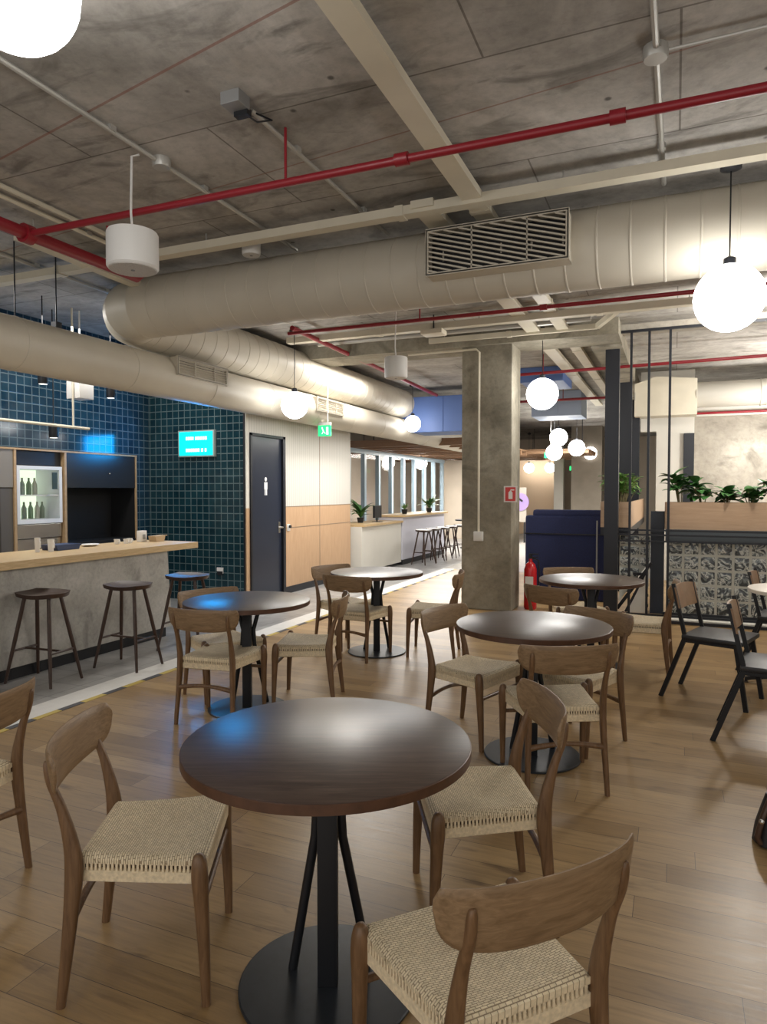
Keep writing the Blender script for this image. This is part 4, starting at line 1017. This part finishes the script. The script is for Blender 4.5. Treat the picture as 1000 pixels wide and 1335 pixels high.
MB().box(-2.3, 2.6, -4.25, 4.3, .12, .15).build('carrier_panel', M_WSLAT, t, smooth=False)
for x in (-2, 0, 2.3):
    for y in (-3.8, 0, 3.8): MB().tube([(x, y, .15), (x, y, 1.0)], .01, 6).build('hanger_rod', M_BLKM, t)
t = thing('ceiling_baffles', 'brown wooden slatted soffit seen right of the column', 'ceiling panel', (-3.6, 22, 2.55))
mb = MB()
for k in range(8): mb.box(-1.2, 1.4, -2.4 + k * .6, -2.3 + k * .6, 0, .1)
mb.build('slats', M_WSLAT, t, smooth=False); MB().box(-1.2, 1.4, -2.45, 2.4, .1, .12).build('carrier_panel', M_WSLAT, t, smooth=False)
for y in (-2.2, 2.2):
    for x in (-1, 1.2): MB().tube([(x, y, .12), (x, y, .95)], .01, 6).build('hanger_rod', M_BLKM, t)
tag(MB().box(-2.98, -2.07, 21.9, 22.6, 0, H).build('column', M_TAUPE, smooth=False), 'distant taupe square column below the globe row', 'column')
tag(MB().box(-3.65, -3.35, 22.8, 23.1, 0, H).build('column', M_CREAMW, smooth=False), 'distant narrow white column left of the taupe column', 'column')
t = thing('wall_art', 'lavender round shape with black limb painted on a cream board', 'picture', (-4.25, 19.8, 1.35))
MB().box(-.3, .3, 0, .04, -.75, .25).build('board', mat('board_tan', (.42, .38, .33), .8), t, smooth=False)
o = MB().lathe([(.26, -.01), (.26, .01)], n=32).build('lavender_disc', M_LAV, t, smooth=False); o.rotation_euler = (R(90), 0, 0); o.location = (.12, -.01, -.17)
MB().bar((.02, -.03, -.02), (.2, -.03, -.15), .05, .02, (0, 1, 0)).build('black_limb', M_BLK, t, smooth=False)
MB().bar((-.25, .02, -1.35), (-.25, .02, -.75), .04, .04, (0, 1, 0)).bar((.25, .02, -1.35), (.25, .02, -.75), .04, .04, (0, 1, 0)).build('stand', M_BLK, t, smooth=False)
# distant dining set left of the column
def far_chair(x, y, a, l_):
    o = dup(mc, (x, y, 0), R(a), l_, 'distant dark chairs left of the column'); return o
far_chair(-4.3, 16.9, 90, 'distant dark chair left of the column, nearer one of two')
far_chair(-4.45, 17.9, 60, 'distant dark chair left of the column, farther one of two')
t = thing('cafe_table', 'distant dark table beside the far counter', 'table', (-4.95, 17.4, 0))
MB().lathe([(.38, .72), (.38, .75)], n=32).build('table_top', M_BLK, t); MB().tube([(0, 0, .02), (0, 0, .72)], .03, 10).build('column', M_BLK, t); MB().lathe([(.25, 0), (.25, .02)], n=32).build('base_plate', M_BLK, t)

# ------------------------------------------------------------------ lights
def lamp(name, kind, loc, power, size=.5, rot=(0, 0, 0), col=(1, .96, .9), sizey=None, spot=None):
    d = bpy.data.lights.new(name, kind); d.energy = power; d.color = col
    if kind == 'AREA':
        d.size = size
        if sizey: d.shape = 'RECTANGLE'; d.size_y = sizey
    elif kind == 'SPOT': d.spot_size = spot or 1.2; d.spot_blend = .6; d.shadow_soft_size = size
    else: d.shadow_soft_size = size
    o = bpy.data.objects.new(name, d); COL.objects.link(o); o.location = loc; o.rotation_euler = rot
    return o
lamp('sign_glow', 'AREA', (-5.97, 7.52, 2.14), 11, .55, (PI / 2, 0, PI), (.0, .33, 1), sizey=.32)
lamp('bar_fill', 'AREA', (-5.9, 5.0, 3.3), 60, .6, sizey=4)  # added area light without a fixture, in place of the bar's track spots
lamp('walkway_fill', 'AREA', (-4.22, 9.2, 3.3), 60, .4, sizey=1.8)  # added fill without a fixture, brightens the walkway and its glare
lamp('walkway_fill', 'AREA', (-4.2, 9.6, 2.4), 42, .5, sizey=3)  # second added fill, floating below the ducts so they stay unlit
lamp('far_lounge_fill', 'AREA', (-5.6, 17.3, 2.42), 190, 1.2, sizey=3.5)  # area fill added to brighten the far lounge, no fixture there
lamp('far_hall_fill', 'AREA', (-2.4, 17.6, 3.2), 190, 1.0, sizey=3)  # area fill added to brighten the far hall, no fixture there
lamp('stair_fill', 'POINT', (1.6, 10.9, 2.3), 130, .25)  # added point fill without a fixture, lifts the ceiling over the stairs
lamp('stair_fill', 'POINT', (3.6, 10.6, 2.3), 80, .25)  # further added point fill for the stair ceiling, no fixture
lamp('stair_fill', 'POINT', (.9, 7.9, 3.25), 95, .12)  # point fill added to brighten glass blocks, planter front and screen
lamp('stair_wall_spot', 'SPOT', (1.5, 11.4, 3.3), 90, .05, (R(48), 0, R(-5)), spot=R(70))
w = bpy.data.worlds.new('room_air'); S.world = w; w.use_nodes = True
w.node_tree.nodes['Background'].inputs[0].default_value = (1, .97, .93, 1); w.node_tree.nodes['Background'].inputs[1].default_value = .75

# ------------------------------------------------------------------ camera
cam = bpy.data.cameras.new('camera'); co = bpy.data.objects.new('camera', cam); COL.objects.link(co)
cam.sensor_fit = 'VERTICAL'; cam.sensor_height = 36; cam.lens = 893 / 1335 * 36; cam.clip_start = .05; cam.clip_end = 200
yaw = math.atan(380 / 893); pit = math.atan(27.5 / 893)
co.location = (0, 0, 1.5); co.rotation_euler = (PI / 2 - pit, 0, yaw)
S.camera = co
S.view_settings.view_transform = 'Standard'; S.view_settings.look = 'None'; S.view_settings.gamma = 1; S.view_settings.use_curve_mapping = False
S.view_settings.exposure = .42
